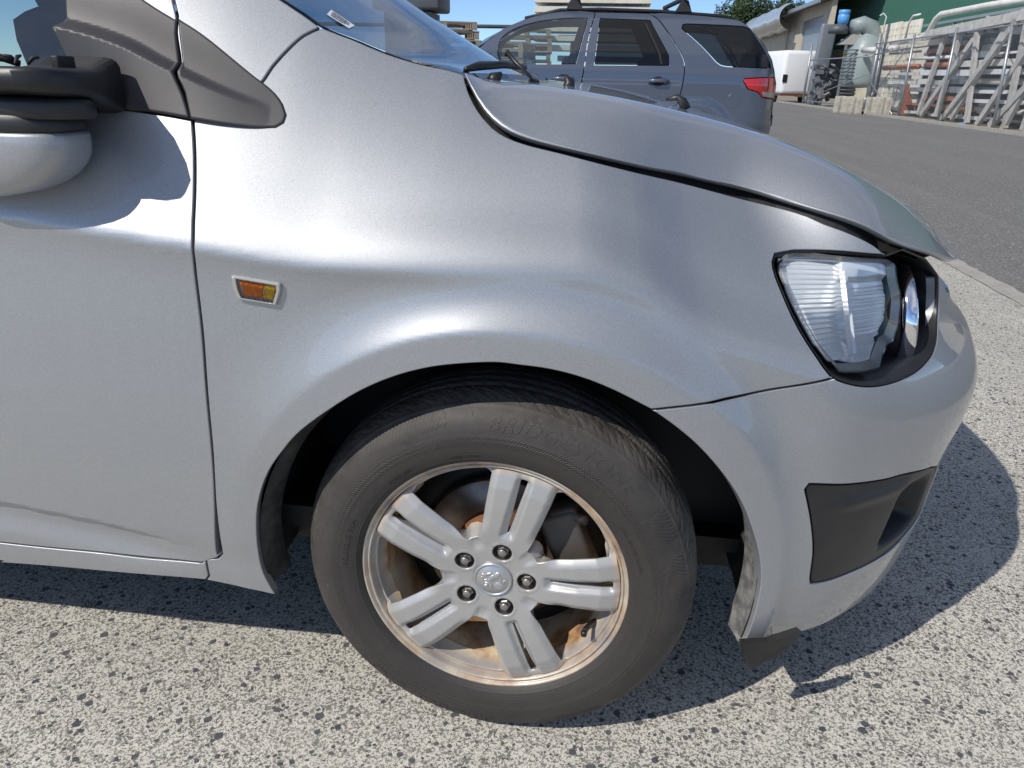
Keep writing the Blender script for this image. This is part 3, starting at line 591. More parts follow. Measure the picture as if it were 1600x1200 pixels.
mb = MB(); mb.box((3.98, 28, 2), (.2, 67.9, 4)); mb.build('base_wall', M['cream'], shed)
# low grey lean-to roof in front of it
lt = empty('lean_to', (13.4, 24, 0)); tag(lt, 'low lean-to with a pale grey sheet roof against the green shed', 'shelter')
mb = MB(); mb.add([(0, -6, 3.55), (0, 26, 3.55), (6.4, 26, 4.75), (6.4, -6, 4.75), (0, -6, 3.45), (0, 26, 3.45), (6.4, 26, 4.65), (6.4, -6, 4.65)], [(0, 1, 2, 3), (7, 6, 5, 4), (0, 4, 5, 1), (1, 5, 6, 2), (2, 6, 7, 3), (3, 7, 4, 0)]); mb.build('roof', M['greyroof'], lt)
for y in (-5.5, 2, 10, 18, 25): mb = MB(); mb.box((.1, y, 1.72), (.12, .12, 3.44)); mb.build('post', M['galv'], lt)
# cream warehouse
cw = empty('cream_warehouse', (16, 64.5, 0)); tag(cw, 'cream concrete warehouse with a grey roller door beyond the trailer', 'building')
M['creamwall'] = simple('cream_wall', (.50, .46, .38), .85, var=.08, scale=2, dirt=((.30, .27, .22), .4), dscale=1.2)
y = 0.
for k, w in enumerate((2.2, 6.9, 6.9, 6.9, 6.9, 6.9, 6.9)):
    z0 = 6.1 if k == 1 else 0; z1 = 7.0
    mb = MB(); mb.box((.3, y + w / 2, (z0 + z1) / 2), (.35, w - .05, z1 - z0)); mb.build('wall_panel', M['creamwall'], cw); y += w
dr = empty('roller_door', (.32, 5.65, 0), parent=cw)
for k in range(30): mb = MB(); mb.box((0, 0, .1 + k * .203), (.06, 6.8, .185), bev=0); mb.build('slat', M['galv'], dr)
mb = MB(); mb.add([(-.9, -.4, 7.0), (-.9, 46, 7.0), (12, 46, 9.6), (12, -.4, 9.6), (-.9, -.4, 6.85), (-.9, 46, 6.85)], [(0, 1, 2, 3), (0, 4, 5, 1)]); mb.build('roof', M['greyroof'], cw)
mb = MB(); mb.box((-.95, 22.8, 6.9), (.22, 46.2, .28)); mb.build('gutter', M['galv'], cw)
mb = MB(); mb.tube([(-.9, 14, 6.8), (-.1, 14, 6.2), (0, 14, 0)], .09, 8); mb.build('downpipe', M['galv'], cw)
mb = MB(); mb.box((.25, 23, .9), (.5, 17, 1.8)); mb.build('low_wall', M['cream'], cw)
mb = MB(); av = []
for i in range(13):
    a = math.pi * i / 12
    for y in np.linspace(10, 30, 12): av.append((-.6 - 1.5 * math.sin(a) * .8, y, 6.6 - 1.1 * math.cos(a) + .08 * math.sin(y * 2.3)))
mb.add(av, [(i * 12 + j, i * 12 + j + 1, (i + 1) * 12 + j + 1, (i + 1) * 12 + j) for i in range(12) for j in range(11)], True); tag(mb.build('plastic_canopy', M['sheet'], None), 'bulging translucent plastic canopy hanging along the cream warehouse eave', 'canopy').location = (16, 64.5, 0)
# painted letters low on the warehouse wall: tops of faded dark lettering
for i, (h0, h1) in enumerate(((3.0, 3.55), (3.0, 3.5), (3.05, 3.55), (3.0, 3.52), (3.05, 3.5), (3.0, 3.55), (3.0, 3.5))):
    y = 72.6 + i * 1.9
    mb = MB()
    for dy in (0, .55): mb.box((16.10, y + dy, (h0 + h1) / 2), (.03, .16, h1 - h0))
    mb.box((16.10, y + .28, h1 - .08), (.031, .42, .12)); mb.build('wall_letter', M['faded'], cw).matrix_parent_inverse = Matrix.Translation((-16, -64.5, 0))
# white box trailer
tr = empty('white_trailer', TRLOC, R(14)); tag(tr, 'white rounded box trailer standing beyond the wagon\'s tail', 'trailer')
mb = MB(); mb.box((0, 0, 1.62), (2.15, 4.2, 2.35), bev=.22); mb.build('box_body', M['white'], tr)
mb = MB(); mb.box((0, 0, .42), (2.0, 4.1, .10)); mb.box((0, -2.3, .38), (.1, .8, .1)); mb.build('chassis', M['rust'], tr)
for x in (-.85, .85): mb = MB(); mb.lathe([(0, -.09), (.26, -.09), (.29, -.05), (.29, .05), (.26, .09), (0, .09)], 'x', 24, (x, -.9, .29)); recalc(mb.build('wheel', M['tyre2'], tr))
mb = MB(); mb.box((-.92, -2.115, 1.30), (.26, .03, .42)); mb.build('number_plate', M['black'], tr)
# concrete barrier blocks
def block(loc, label, w):
    mb = MB(); n = 12; V_ = []; rb_ = random.Random(int(w * 100))
    for z in (0, .06, .52, .62):
        for i in range(n * 2 + 2):
            side = -1 if i <= n else 1; t = (i if i <= n else 2 * n + 1 - i) / n
            X = (t - .5) * w; Y = side * (.36 - .045 * (abs((t * 2) % 1 - .5) < .10)) * (.96 if z in (0, .62) else 1)
            V_.append((X + rb_.uniform(-.008, .008), Y + rb_.uniform(-.010, .010), z + rb_.uniform(-.012, .012) * (z > .3)))
    m_ = n * 2 + 2; Fc = [(r * m_ + i, r * m_ + (i + 1) % m_, (r + 1) * m_ + (i + 1) % m_, (r + 1) * m_ + i) for r in range(3) for i in range(m_)]
    Fc += [(3 * m_ + i, 3 * m_ + i + 1, 3 * m_ + m_ - 2 - i, 3 * m_ + m_ - 1 - i) for i in range(n)]
    mb.add(V_, Fc); o = recalc(mb.build('concrete_block', M['block'])); o.location = loc; o.rotation_euler = (0, 0, R(-16)); bevel(o, .02); tag(o, label, 'block', 'concrete blocks at the yard gate')
block((9.15, 31.0, .0), 'chipped grey concrete block nearer the wagon, left of the pair by the gate', 1.02)
block((10.15, 30.7, .0), 'cleaner concrete block on the right of the pair by the gate post', .90)
# dust collector and scrap by the gate
dc = empty('dust_collector', (11.2, 38.5, 0)); tag(dc, 'translucent grey dust collector with elbow duct and blue motor by the gate', 'machine')
mb = MB(); mb.lathe([(0, .9), (.75, .95), (.80, 1.2), (.80, 2.5), (.55, 3.0), (.2, 3.35)], 'z', 28, (.35, 0, 0)); mb.build('collector_bag', M['sheet2'], dc)
mb = MB(); mb.tube([(.6, .2, 2.4), (.62, .1, 3.0), (.4, 0, 3.45), (0, -.1, 3.6), (-.45, -.2, 3.5)], [.42, .44, .42, .36, .30], 18); mb.build('elbow_duct', M['sheet2'], dc)
mb = MB(); mb.add([(-.9, -.3, 2.75), (.35, -.3, 2.75), (-.15, -.3, 3.35), (-.9, .4, 2.75), (.35, .4, 2.75), (-.15, .4, 3.35)], [(0, 1, 2), (5, 4, 3), (0, 3, 4, 1), (1, 4, 5, 2), (2, 5, 3, 0)]); mb.build('hopper_cover', M['canvas'], dc)
mb = MB(); mb.lathe([(0, 3.22), (.42, 3.22), (.45, 3.42), (.30, 3.6), (0, 3.62)], 'z', 24, (-1.0, 0, 0)); mb.build('fan_housing', M['darkgrey'], dc)
mb = MB(); mb.lathe([(0, 3.58), (.22, 3.58), (.25, 3.8), (.26, 3.98), (.22, 4.02), (.25, 4.05), (.25, 4.2), (0, 4.2)], 'z', 14, (-.85, 0, 0)); mb.build('motor', M['blue'], dc)
for k in range(14): mb = MB(); mb.tube([(-.25 + .42 * math.cos(a), -.35 + .3 * math.sin(a), .5 + k * .155) for a in np.linspace(0, 6.283, 15)], .028, 6); mb.build('hose_coil', M['darkgrey'], dc)
mb = MB(); mb.tube([(-.2 + .75 * math.cos(a) + .4, -.75, 1.1 + .75 * math.sin(a)) for a in np.linspace(-2.0, .1, 14)], .035, 8); mb.build('white_hose', M['white'], dc)
mb = MB(); mb.tube([(.85, -.4, 3.4), (.9, -.4, 3.9), (.75, -.4, 4.05), (.6, -.4, 3.95)], .025, 8); mb.build('hook_pipe', M['white'], dc)
mb = MB(); mb.box((0, 0, 1.95), (.80, .30, 3.9), bev=.1); o = prim('grey_slab', 'tall dark grey moulded slab leaning upright beside the white trailer', 'panel', mb, M['slab']); o.location = (10.6, 42.5, -.02); o.rotation_euler = (0, R(2.5), R(10))
mb = MB(); r_ = random.Random(4)
for k in range(40): mb.box((r_.uniform(-.5, .4), r_.uniform(-.3, .3), .15 + r_.uniform(0, 1.7)), (r_.uniform(.1, .5), r_.uniform(.1, .4), r_.uniform(.06, .3)), Matrix.Rotation(r_.uniform(-1, 1), 3, (r_.random(), r_.random(), r_.random() + .1)))
o = prim('wrapped_scrap', 'heap of dark plastic wrapped scrap piled under the grey slab', 'scrap', mb, M['scrap']); o.location = (10.5, 40.6, 0)
mb = MB(); mb.box((0, 0, 0), (.20, .05, .22)); o = prim('warning_tag', 'small yellow warning tag hung on the dark hose behind the gate', 'sign', mb, M['yellow']); o.location = (10.75, 38.6, 2.35)
# cream sheet panels standing in the yard
for k, (y, w, h, lab) in enumerate(((37.6, 2.9, 3.55, 'tall cream sheet panel standing behind the dust collector'), (34.9, 2.0, 3.50, 'stained cream sheet panel standing nearest the barbed gate post'))):
    mb = MB(); mb.box((0, 0, h / 2), (.12, w, h), bev=.02)
    for j in range(3): mb.box((-.07, (j - 1) * w / 3.2, h / 2), (.05, .05, h * .96))
    mb.box((-.09, 0, h * .72), (.10, w * .9, .14)); mb.box((-.08, 0, h * .04), (.08, w, .12)); o = prim('steel_sheet', lab, 'panel', mb, M['cream']); o.location = (12.2, y, .05)
# chain-link fence with posts, gate frame, barbed wire
fn = empty('chain_link_fence', (10.6, 20, 0)); tag(fn, 'galvanised chain-link fence running along the far kerb of the road', 'fence')
mb = MB(); p_ = .11
for i in range(-24, 150):
    for d in (1, -1):
        y0 = i * p_ if d > 0 else i * p_; a = [y0, 0.05]; b_ = [y0 + d * 2.5, 2.55]
        lo_, hi_ = -2., 14.
        ya, za, yb, zb = a[0], a[1], b_[0], b_[1]
        if max(ya, yb) < lo_ or min(ya, yb) > hi_: continue
        def cl(y, z): 
            yc = min(max(y, lo_), hi_); return yc, z + (yc - y) * ((zb - za) / (yb - ya))
        ya, za = cl(ya, za); yb, zb = cl(b_[0], b_[1]); mb.bar((0, ya, za), (0, yb, zb), .003, .003)
mb.build('chain_mesh', M['galv'], fn)['kind'] = 'stuff'
for y, x0, x1 in ((-1.5, 0, .1), (2.2, 0, .5), (6.0, 0, .25), (9.6, 0, .2), (13.4, .15, .3)):
    mb = MB(); mb.tube([(x0, y, 0), (x0, y + (x1 - .1), 2.75)], .045, 8); mb.build('post', M['galv'], fn)
mb = MB(); mb.tube([(0, -2, 2.6), (0, 14, 2.6)], .022, 6); mb.build('rail', M['galv'], fn)
gt = empty('yard_gate', (10.75, 34.0, 0)); tag(gt, 'open galvanised tube gate with diagonal brace and barbed wire post', 'gate')
mb = MB(); mb.tube([(0, .0, 0), (.0, 0, 3.0)], .085, 8); mb.build('post', M['galv'], gt); mb = MB(); mb.tube([(.18, -.25, .3), (.18, -.25, 3.35)], .05, 8); mb.build('post', M['darkgrey'], gt)
ga, gb = Vector((-.1, .2, 0)), Vector((-.9, 7.6, 0))
for z in (.22, 2.15): mb = MB(); mb.tube([ga + Vector((0, 0, z)), gb + Vector((0, 0, z))], .03, 8); mb.build('gate_rail', M['galv'], gt)
mb = MB(); mb.tube([gb, gb + Vector((0, 0, 2.9))], .055, 8); mb.build('post', M['galv'], gt); mb = MB(); mb.tube([gb + (ga - gb) * .07, gb + (ga - gb) * .07 + Vector((0, 0, 2.3))], .03, 8); mb.build('gate_stile', M['galv'], gt)
mb = MB(); mb.tube([gb + Vector((0, 0, .25)), ga + Vector((0, 0, 1.5))], .022, 6); mb.build('brace', M['galv'], gt)
mb = MB(); mb.tube([(-.15, -.3, 2.2), (-.3, -4.1, 2.3)], .025, 6); mb.tube([(-.15, 0, 1.25), (-.3, -4.1, .05)], .025, 6); mb.tube([(-.15, 0, .05), (-.3, -4.1, 2.2)], .02, 6); mb.build('brace', M['galv'], gt)
mb = MB()
for k in range(12):
    z = .5 + k * .23; mb.tube([(0, -.3, z), (.05, -2.2, z + .04), (0, -4.1, z)], .006, 4)
    for j in range(5): y = -.3 - j * .75; mb.bar((0, y, z - .05), (0.03, y + .1, z + .06), .012)
mb.build('barbed_wire', M['darkgrey'], gt)['kind'] = 'stuff'
# grey timber trusses leaning inside the fence
tz = [((11.0, 27.3, .1), (11.1, 27.0, 2.95)), ((11.0, 28.6, .1), (11.1, 25.3, 2.95)), ((10.9, 24.6, .0), (11.0, 25.7, 2.9)), ((10.95, 25.9, .1), (11.1, 23.7, 2.95)), ((10.85, 26.4, .0), (10.95, 22.9, 2.95)),
      ((10.9, 22.2, .0), (11.0, 22.7, 2.9)), ((10.9, 23.9, .0), (10.95, 21.3, 3.0)), ((10.9, 22.3, -.05), (10.95, 20.6, 3.0)), ((10.85, 23.0, 0.), (10.9, 19.9, 2.3)), ((10.9, 21.2, .0), (11.0, 20.9, 2.9)), ((11.0, 28.9, .1), (11.1, 28.2, 2.9)), ((11., 20.2, 0), (11.1, 18.4, 2.9))]
tz.sort(key=lambda t: -t[0][1])
for k, (a, b_) in enumerate(tz):
    mb = MB(); mb.bar(a, b_, .20, .10, up=(1, 0, 0)); o = prim('truss_member', 'weathered grey strut leaning behind the chain-link fence, %s from the left by its foot' % ORD[k], 'strut', mb, M['strut'], 'grey struts leaning behind the fence')
mb = MB(); mb.bar((10.95, 29.6, 2.72), (10.95, 17.5, 2.98), .14, .26); prim('top_channel', 'long pale grey channel lying along the top of the truss struts', 'beam', mb, M['strut'])
def pipe(pts, r, lab, m=None):
    mb = MB(); mb.tube(pts, r, 12); return prim('white_pipe', lab, 'pipe', mb, m or M['pipe'])
pipe([(11.3, 34.2, 2.62), (11.3, 31.0, 2.70), (11.3, 30.4, 2.85), (11.3, 30.0, 3.25), (11.3, 29.6, 3.38), (11.3, 26, 3.36), (11.3, 16, 3.18)], .10, 'long white pipe stepping up and running over the truss rack')
pipe([(11.2, 37.5, 2.5), (11.2, 36.0, 2.45), (11.2, 33.2, 2.42)], .13, 'short white pipe across the cream sheet panels')
pipe([(11.4, 33.0, 2.7), (11.4, 33.0, 3.3), (11.4, 32.6, 3.55), (11.4, 31.9, 3.55)], .04, 'thin white hooked pipe standing by the rack end')
# the rack of painted frames stacked flat behind the trusses
r_ = random.Random(12); cols = ['pipe', 'white', 'pipe', 'strut', 'orange', 'white', 'darkgrey', 'galv', 'cream']
names = dict(pipe='off-white steel bar lying in the stacked rack behind the fence', strut='pale grey steel bar lying in the stacked rack behind the fence', orange='rust orange steel bar lying in the stacked rack behind the fence', white='bright white steel bar lying in the stacked rack behind the fence', darkgrey='dark grey steel bar lying in the stacked rack behind the fence', galv='galvanised steel bar lying in the stacked rack behind the fence', cream='cream painted steel bar lying in the stacked rack behind the fence')
for lv in range(11):
    z = .16 + lv * .26
    for rw in range(3):
        x = 11.35 + rw * .55; y = 17. + r_.uniform(-.5, .5)
        while y < 31.0:
            ln = r_.uniform(1.4, 4.2); cc = r_.choice(cols); hh = r_.choice((.06, .10, .14, .18)); mb = MB()
            tlt = r_.uniform(-.05, .05)
            if r_.random() < .3: mb.tube([(x, y, z), (x, y + ln, z + tlt)], hh / 2 + .01, 8)
            else: mb.bar((x, y, z), (x, y + ln, z + tlt), r_.uniform(.15, .45), hh)
            lab_ = names[cc].replace('lying in the stacked rack', 'in the %s %s of the rack' % (('lower', 'middle', 'upper')[min(2, lv // 4)], ('right', 'centre', 'left')[min(2, int((y - 16.5) / 4.8))]))
            if r_.random() < .85: prim('steel_bar', lab_, 'steel bar', mb, M[cc], 'steel beams stacked in the rack')
            y += ln + r_.uniform(.05, .9)
for k in range(7):
    y = 18.2 + k * 2.0; mb = MB(); mb.box((12.0, y, 1.4), (1.3, .10, 2.8)); prim('rack_frame', 'dark upright frame of the beam rack, %s from the right end' % ORD[k], 'frame', mb, M['darkgrey'], 'upright frames of the beam rack')
for k in range(9):
    y = 18.0 + k * 1.35 + r_.uniform(-.3, .3); z = r_.choice((.5, .9, 1.3, 1.7, 2.1)); mb = MB(); mb.box((11.9, y, z), (.9, r_.uniform(.8, 1.5), r_.uniform(.26, .42)), bev=.03); prim('white_box', 'pale sheet metal box wedged among the stacked beams, %s from the right end' % ORD[k], 'box', mb, M['white' if k % 2 else 'cream'], 'sheet metal boxes in the rack')
mb = MB(); mb.add([(0, 0, .02), (.35, .1, .02), (.15, .5, .02), (.1, .15, .75)], [(0, 1, 3), (1, 2, 3), (2, 0, 3)]); o = prim('red_cone', 'faded red traffic cone lying against the rack foot', 'cone', mb, M['orange']); o.location = (10.9, 30.6, 0); o.scale = (2, 2, 1.6)
r_ = random.Random(2); mb = MB()
for k in range(900):
    y = r_.uniform(15, 40); x = 10.35 + r_.gauss(0, .22); s_ = r_.uniform(.01, .05); mb.add([(x, y, -.01), (x + s_, y, -.01), (x + s_ / 2, y + s_, -.01), (x + s_ / 2, y + s_ / 3, s_ * r_.uniform(.4, 2.2))], [(0, 1, 3), (1, 2, 3), (2, 0, 3)])
tag(mb.build('verge_litter', M['weed']), 'dry weeds and litter along the foot of the chain-link fence', 'weeds', kind='stuff')
mb = MB(); mb.lathe([(0, .0), (.07, .005), (.08, .05), (.03, .09), (0, .10)], 'z', 12); o = prim('blue_wrapper', 'crumpled light blue wrapper on the verge below the fence', 'litter', mb, M['blue']); o.location = (10.25, 23.4, 0); o.scale = (1.4, 1.6, .8)
kb = MB(); kb.box((9.8, 32, .03), (.18, 64, .10)); tag(kb.build('far_kerb', M['kerb']), kind='structure')
# tree beyond the warehouse roof
def tree(loc, h, rad, label, seed, leaves=9000):
    t = empty('tree', loc); tag(t, label, 'tree', 'trees beyond the buildings'); r_ = random.Random(seed); mb = MB(); mb.tube([(0, 0, 0), (.1, 0, h * .3), (.15, .1, h * .6)], [.30, .24, .12], 8)
    cl = []
    for k in range(16):
        a = r_.uniform(0, 6.28); rr_ = rad * r_.uniform(.1, .75); c = Vector((rr_ * math.cos(a), rr_ * math.sin(a), h * r_.uniform(.45, .95))); cl.append((c, rad * r_.uniform(.25, .45))); mb.tube([(.12, .05, h * .4), tuple(c * .6 + Vector((0, 0, h * .15))), tuple(c)], [.12, .06, .02], 5)
    mb.build('trunk', M['bark'], t); mb = MB()
    for k in range(leaves):
        c, cr = r_.choice(cl); d = Vector((r_.gauss(0, 1), r_.gauss(0, 1), r_.gauss(0, 1))).normalized() * cr * r_.random() ** .4; p = c + d; u_ = Vector((r_.gauss(0, 1), r_.gauss(0, 1), r_.gauss(0, 1))).normalized(); v_ = u_.orthogonal(); s_ = r_.uniform(.12, .28)
        mb.add([p, p + u_ * s_ + v_ * s_ * .4, p + u_ * s_ * 2, p + u_ * s_ - v_ * s_ * .4], [(0, 1, 2, 3)])
    mb.build('crown', M['leaf'], t)
tree((16.5, 112, 0), 11.6, 4.0, 'dark green tree showing over the left end of the warehouse roof', 3); tree((22.5, 116, 0), 11.4, 4.0, 'dark green tree showing over the middle of the warehouse roof', 5)
# rubbish pallets and racks stacked on the left, over the windscreen
def pallet(loc, n, w, d, rz, label, lean=0.):
    p = empty('pallet_stack', loc, rz); tag(p, label, 'pallets'); r_ = random.Random(int(w * 100 + n))
    for k in range(n):
        z = k * .15; ox, oy = r_.uniform(-.03, .03) + lean * k, r_.uniform(-.03, .03)
        for zz, cnt in ((.01, 3), (.125, 5)):
            for j in range(cnt): mb = MB(); mb.box((ox, oy + (j / (cnt - 1) - .5) * (d - .1), z + zz), (w, .10, .02)); mb.build('board', M['timber'], p)
        for j in range(3): mb = MB(); mb.box((ox + (j - 1) * (w / 2 - .05), oy, z + .067), (.09, d, .09)); mb.build('bearer', M['timber'], p)
pallet(PAL[0], 13, 1.2, 1.1, R(20), 'tall leaning stack of weathered pallets seen over the windscreen', -.02)
pallet(PAL[1], 11, 1.0, 1.0, R(-8), 'shorter stack of timber pallets between windscreen and wagon')
pallet(PAL[2], 13, 1.0, 1.0, R(5), 'stack of timber pallets showing over the wagon\'s front roof edge')
mb = MB(); mb.box((0, 0, 0), (1.3, 1.0, .55), bev=.06); mb.box((.0, 0, -1.4), (.9, .8, 2.2)); o = prim('dark_bin', 'dark box raised high at the top edge over the windscreen', 'bin', mb, M['darkgrey']); o.location = PAL[3]
mb = MB()
for z, x in ((0, 0), (.18, 0), (.36, 0), (.55, 0), (.72, 0), (.9, 0)): mb.box((x, 0, z), (2.4, .9, .10))
o = prim('sheet_stack', 'stack of pale sheets on bearers standing higher than the wagon roof', 'stack', mb, M['cream']); o.location = PAL[4]
mb = MB(); mb.tube([(-14, 30, 6.0), (-4, 30, 5.6), (4, 30.5, 5.9)], .012, 4); prim('overhead_wire', 'upper overhead cable crossing the sky above the windscreen', 'cable', mb, M['black'], 'overhead cables'); mb = MB(); mb.tube([(-14, 30, 5.2), (-4, 30, 4.75), (4, 30.5, 5.0)], .010, 4); prim('overhead_wire', 'lower overhead cable crossing the sky above the windscreen', 'cable', mb, M['black'], 'overhead cables')
mb = MB(); mb.tube([(-7, 17, 2.05), (-.5, 17, 2.05)], .04, 6); prim('steel_rail', 'dark horizontal rail between the pallet stacks', 'rail', mb, M['darkgrey'])
# pale car beyond the wagon, seen through its windows
pc = empty('pale_car', (-2.9, 14.8, 0), R(8)); tag(pc, 'pale blue car parked beyond the wagon, seen through its front windows', 'car')
pp = [(-2.0, .5), (-2.05, .8), (-1.3, 1.0), (-.75, 1.08), (-.2, 1.42), (.4, 1.50), (1.1, 1.45), (1.7, 1.10), (2.05, .98), (2.1, .5)]
V_ = [(x, -.85 + (.22 if z > 1.2 else 0), z) for x, z in pp] + [(x, .85 - (.22 if z > 1.2 else 0), z) for x, z in pp]; n_ = len(pp)
raw('body', V_, [tuple(range(n_))[::-1], tuple(range(n_, 2 * n_))] + [(i, i + 1, n_ + i + 1, n_ + i) for i in range(n_ - 1)], M['palecar'], pc)
raw('side_glass', [(-.62, -.80, 1.10), (1.45, -.80, 1.12), (1.02, -.66, 1.41), (.4, -.645, 1.46), (-.15, -.66, 1.39)], [(0, 1, 2, 3, 4)], M['privacy'], pc)
for x in (-1.3, 1.35):
    mb = MB(); mb.lathe([(0, -.1), (.30, -.1), (.33, -.06), (.33, .1)], 'y', 24, (x, -.78, .33)); recalc(mb.build('wheel', M['tyre2'], pc))
for k in range(7):
    mb = MB(); mb.box((0, 0, 0), (2.6, .6, .11)); o = prim('white_slat_bundle', 'white sheet bundle seen through the wagon\'s front glass, %s from the bottom' % ORD[k], 'bundle', mb, M['white'], 'white bundles stacked beyond the wagon'); o.location = (.1, 17.5, 1.02 + k * .21)
# ---------------------------------------------------------------- the silver hatchback
car = empty('silver_hatchback'); tag(car, 'silver hatchback filling the foreground with alloy wheel and damaged door mirror', 'car')
body = M['silver']
tt = T['trim']
und = [tuple(T['pillarseam'][-1]), (-.345, .982), (-.37, .975), (-.4045, .9592)]      # hidden under the quarter trim
ds, gp = .008, T['doorgap']
i_tr = 6                                                                   # index where the gap passes the trim's foot
fen = loop(('L', [(-.4617, .2629), (-.4591, .3001)]), ('L', [(-.4591, .3001), (-.438, .3045)]), ('L', [(-.438, .3045), (-.4275, .3165)]),
           [(-.4275, .3165)] + gp[::-1][1:11], ('L', und[::-1]), T['pillarseam'][::-1], T['wsedge'][5:], T['hoodf'],
           ('L', [T['hoodf'][-1], T['hltop'][0]]), T['hltop'], T['hlleft'], T['bumpgap'][::-1],
           T['arch'][18::-1], T['rockbot'][:3])
fender = panel('front_fender', fen, body, car, step=.006, lip=.014)
# door skin
top_s = [(-1.28, .985), (-.665, .986)]
door = loop(T['doorgap'][7:18], ('L', [(-.4259, .318), (-.4375, .3055)]), T['doorbot'][1:] + [(-1.28, .304)], ('L', [(-1.28, .304), (-1.28, .985)]), ('L', top_s),
            T['dtrimbot'][::-1])
door_o = panel('front_door', door, body, car, step=.009, lip=.014)
# strip of A pillar between windscreen and door frame, and the door's window frame
gu = [(-.95, 1.392), (-.62, 1.245)] + T['doorgap'][:6]
pil = loop(gu, ('L', [(-.431, 1.0159), (-.37, .992), tuple(T['pillarseam'][-1])]), T['pillarseam'][::-1], T['wsedge'][4::-1] + [(-.56, 1.262), (-.86, 1.405)], ('L', [(-.86, 1.405), (-.95, 1.392)]))
panel('a_pillar', pil, body, car)
fr = loop(gu, ('L', [(-.431, 1.0159), (-.46, 1.0)]), ('L', [(-.46, 1.0), (-.56, 1.03)]), [(-.5831, 1.0634), (-.60, 1.115), (-.66, 1.18), (-.8, 1.265), (-1.0, 1.335), (-1.28, 1.35)],
          ('L', [(-1.28, 1.35), (-1.28, 1.395), (-1.0, 1.395), (-.95, 1.392)]))
panel('window_frame', fr, body, door_o)
# rocker and the plain rest of the flank
panel('rocker_panel', loop(('L', [(-.4617, .2629), (-.4591, .3001)]), T['doorbot'][1:] + [(-1.28, .304)], ('L', [(-1.28, .304), (-2.1, .31), (-2.1, .25), (-.8299, .2494)]), T['rockbot'][::-1][:-2]), body, car, step=.02)
panel('rear_door', loop(('L', [(-1.286, .305), (-1.286, .985), (-2.05, 1.0), (-2.15, .8), (-2.12, .5), (-2.1, .31), (-1.286, .305)])), body, car, step=.03)
qa = [(2.525 * -1 + .377 * math.cos(a), .306 + .377 * math.sin(a)) for a in np.linspace(math.pi, 0, 30)]
panel('rear_quarter', loop(('L', [(-2.1, .25), (-2.1, .31), (-2.12, .5), (-2.15, .8), (-2.05, 1.0), (-1.6, 1.34), (-2.7, 1.36), (-3.05, 1.2), (-3.15, .9), (-3.15, .35), (-2.91, .28)]), qa, ('L', [qa[-1], (-2.1, .25)])), body, car, step=.03)
panel('rear_window', loop(('L', [(-1.286, .99), (-2.04, 1.003), (-1.62, 1.335), (-1.286, 1.35)])), M['privacy'], car, sf=Soff(-.006), step=.05)
# bumper
bt = [(.7489, .7436), (.765, .738), (.80, .714), (.90, .684), (SMAX, .67)]
bb = [(SMAX, .170), (.90, .170), (.74, .172), (.64, .167), (.56, .166), (.50, .174), (.4219, .2002), (.3798, .209)]
fogp = loop(T['fog'][:6], [(.7302, .4319), (.79, .405), (.826, .360), (.8311, .3384), (.8258, .3087), (.800, .2985)], [(.800, .2985), (.7302, .2985), (.6916, .2911), (.6289, .2871), (.5748, .2874), (.5296, .2871)], T['fog'][-5:] + [T['fog'][0]])
bmp = loop(T['bumpgap'], T['hlbot'], bt, ('L', [(SMAX, .67), (SMAX, .17)]), bb, T['arch'][:17:-1])
grl = loop(('L', [(SMAX, .40), (SMAX, .66), (.90, .66), (.868, .60), (.868, .46), (.90, .40)]))
bumper = panel('front_bumper', bmp, body, car, holes=[fogp], step=.008, lip=.018)
# fog lamp surround: flush outer plate, deep duct on the right with slats
def Sfog(s, z):
    d = _sst(.612 + (z - .30) * .22, .655 + (z - .30) * .28, s) * (1 - _sst(.735, .775, s)) * (1 - _sst(.395 + (s - .64) * -.25, .435 + (s - .64) * -.12, z)) * _sst(.306, .330, z)
    rid = .006 * np.exp(-((z - (.452 - .30 * np.maximum(0, .60 - s) ** 2 - .02 + (s - .6) * -.05)) / .012) ** 2) * _sst(.44, .56, s) * (1 - _sst(.62, .7, s))
    return S(s, z, -.003 - .042 * d + rid)
fog = panel('fog_lamp_surround', fogp, M['plastic'], bumper, sf=Sfog, step=.005, lip=.03, gap=.0022)
mb = MB()
for k in range(6):
    z = .345 + k * .0085; p = S(np.array([.655, .690]), np.array([z, z + .002]), -.036); mb.bar(p[0], p[1], .003, .0035)
mb.build('vent_slat', M['plastic'], bumper)['kind'] = 'stuff'
# far half of the nose is the same shape mirrored
def mirrored(o, parent):
    me = o.data.copy(); n = len(me.vertices); co = np.empty(n * 3); me.vertices.foreach_get('co', co); co = co.reshape(-1, 3); co[:, 1] = 2 * YC - co[:, 1]
    nm = np.array([v.normal[:] for v in me.vertices]); me.vertices.foreach_set('co', co.ravel()); me.flip_normals(); me.update()
    q = o.copy(); q.data = me; q.parent = parent; COL.objects.link(q); return q
mb = MB()
for k in range(7): z = .62 - k * .03; mb.tube([(x_, y_, z) for x_, y_ in ((.800, .56), (.812, .70), (.815, YC), (.812, .925), (.800, 1.065))], .006, 8)
mb.build('grille_bar', M['plastic'], car)['kind'] = 'stuff'

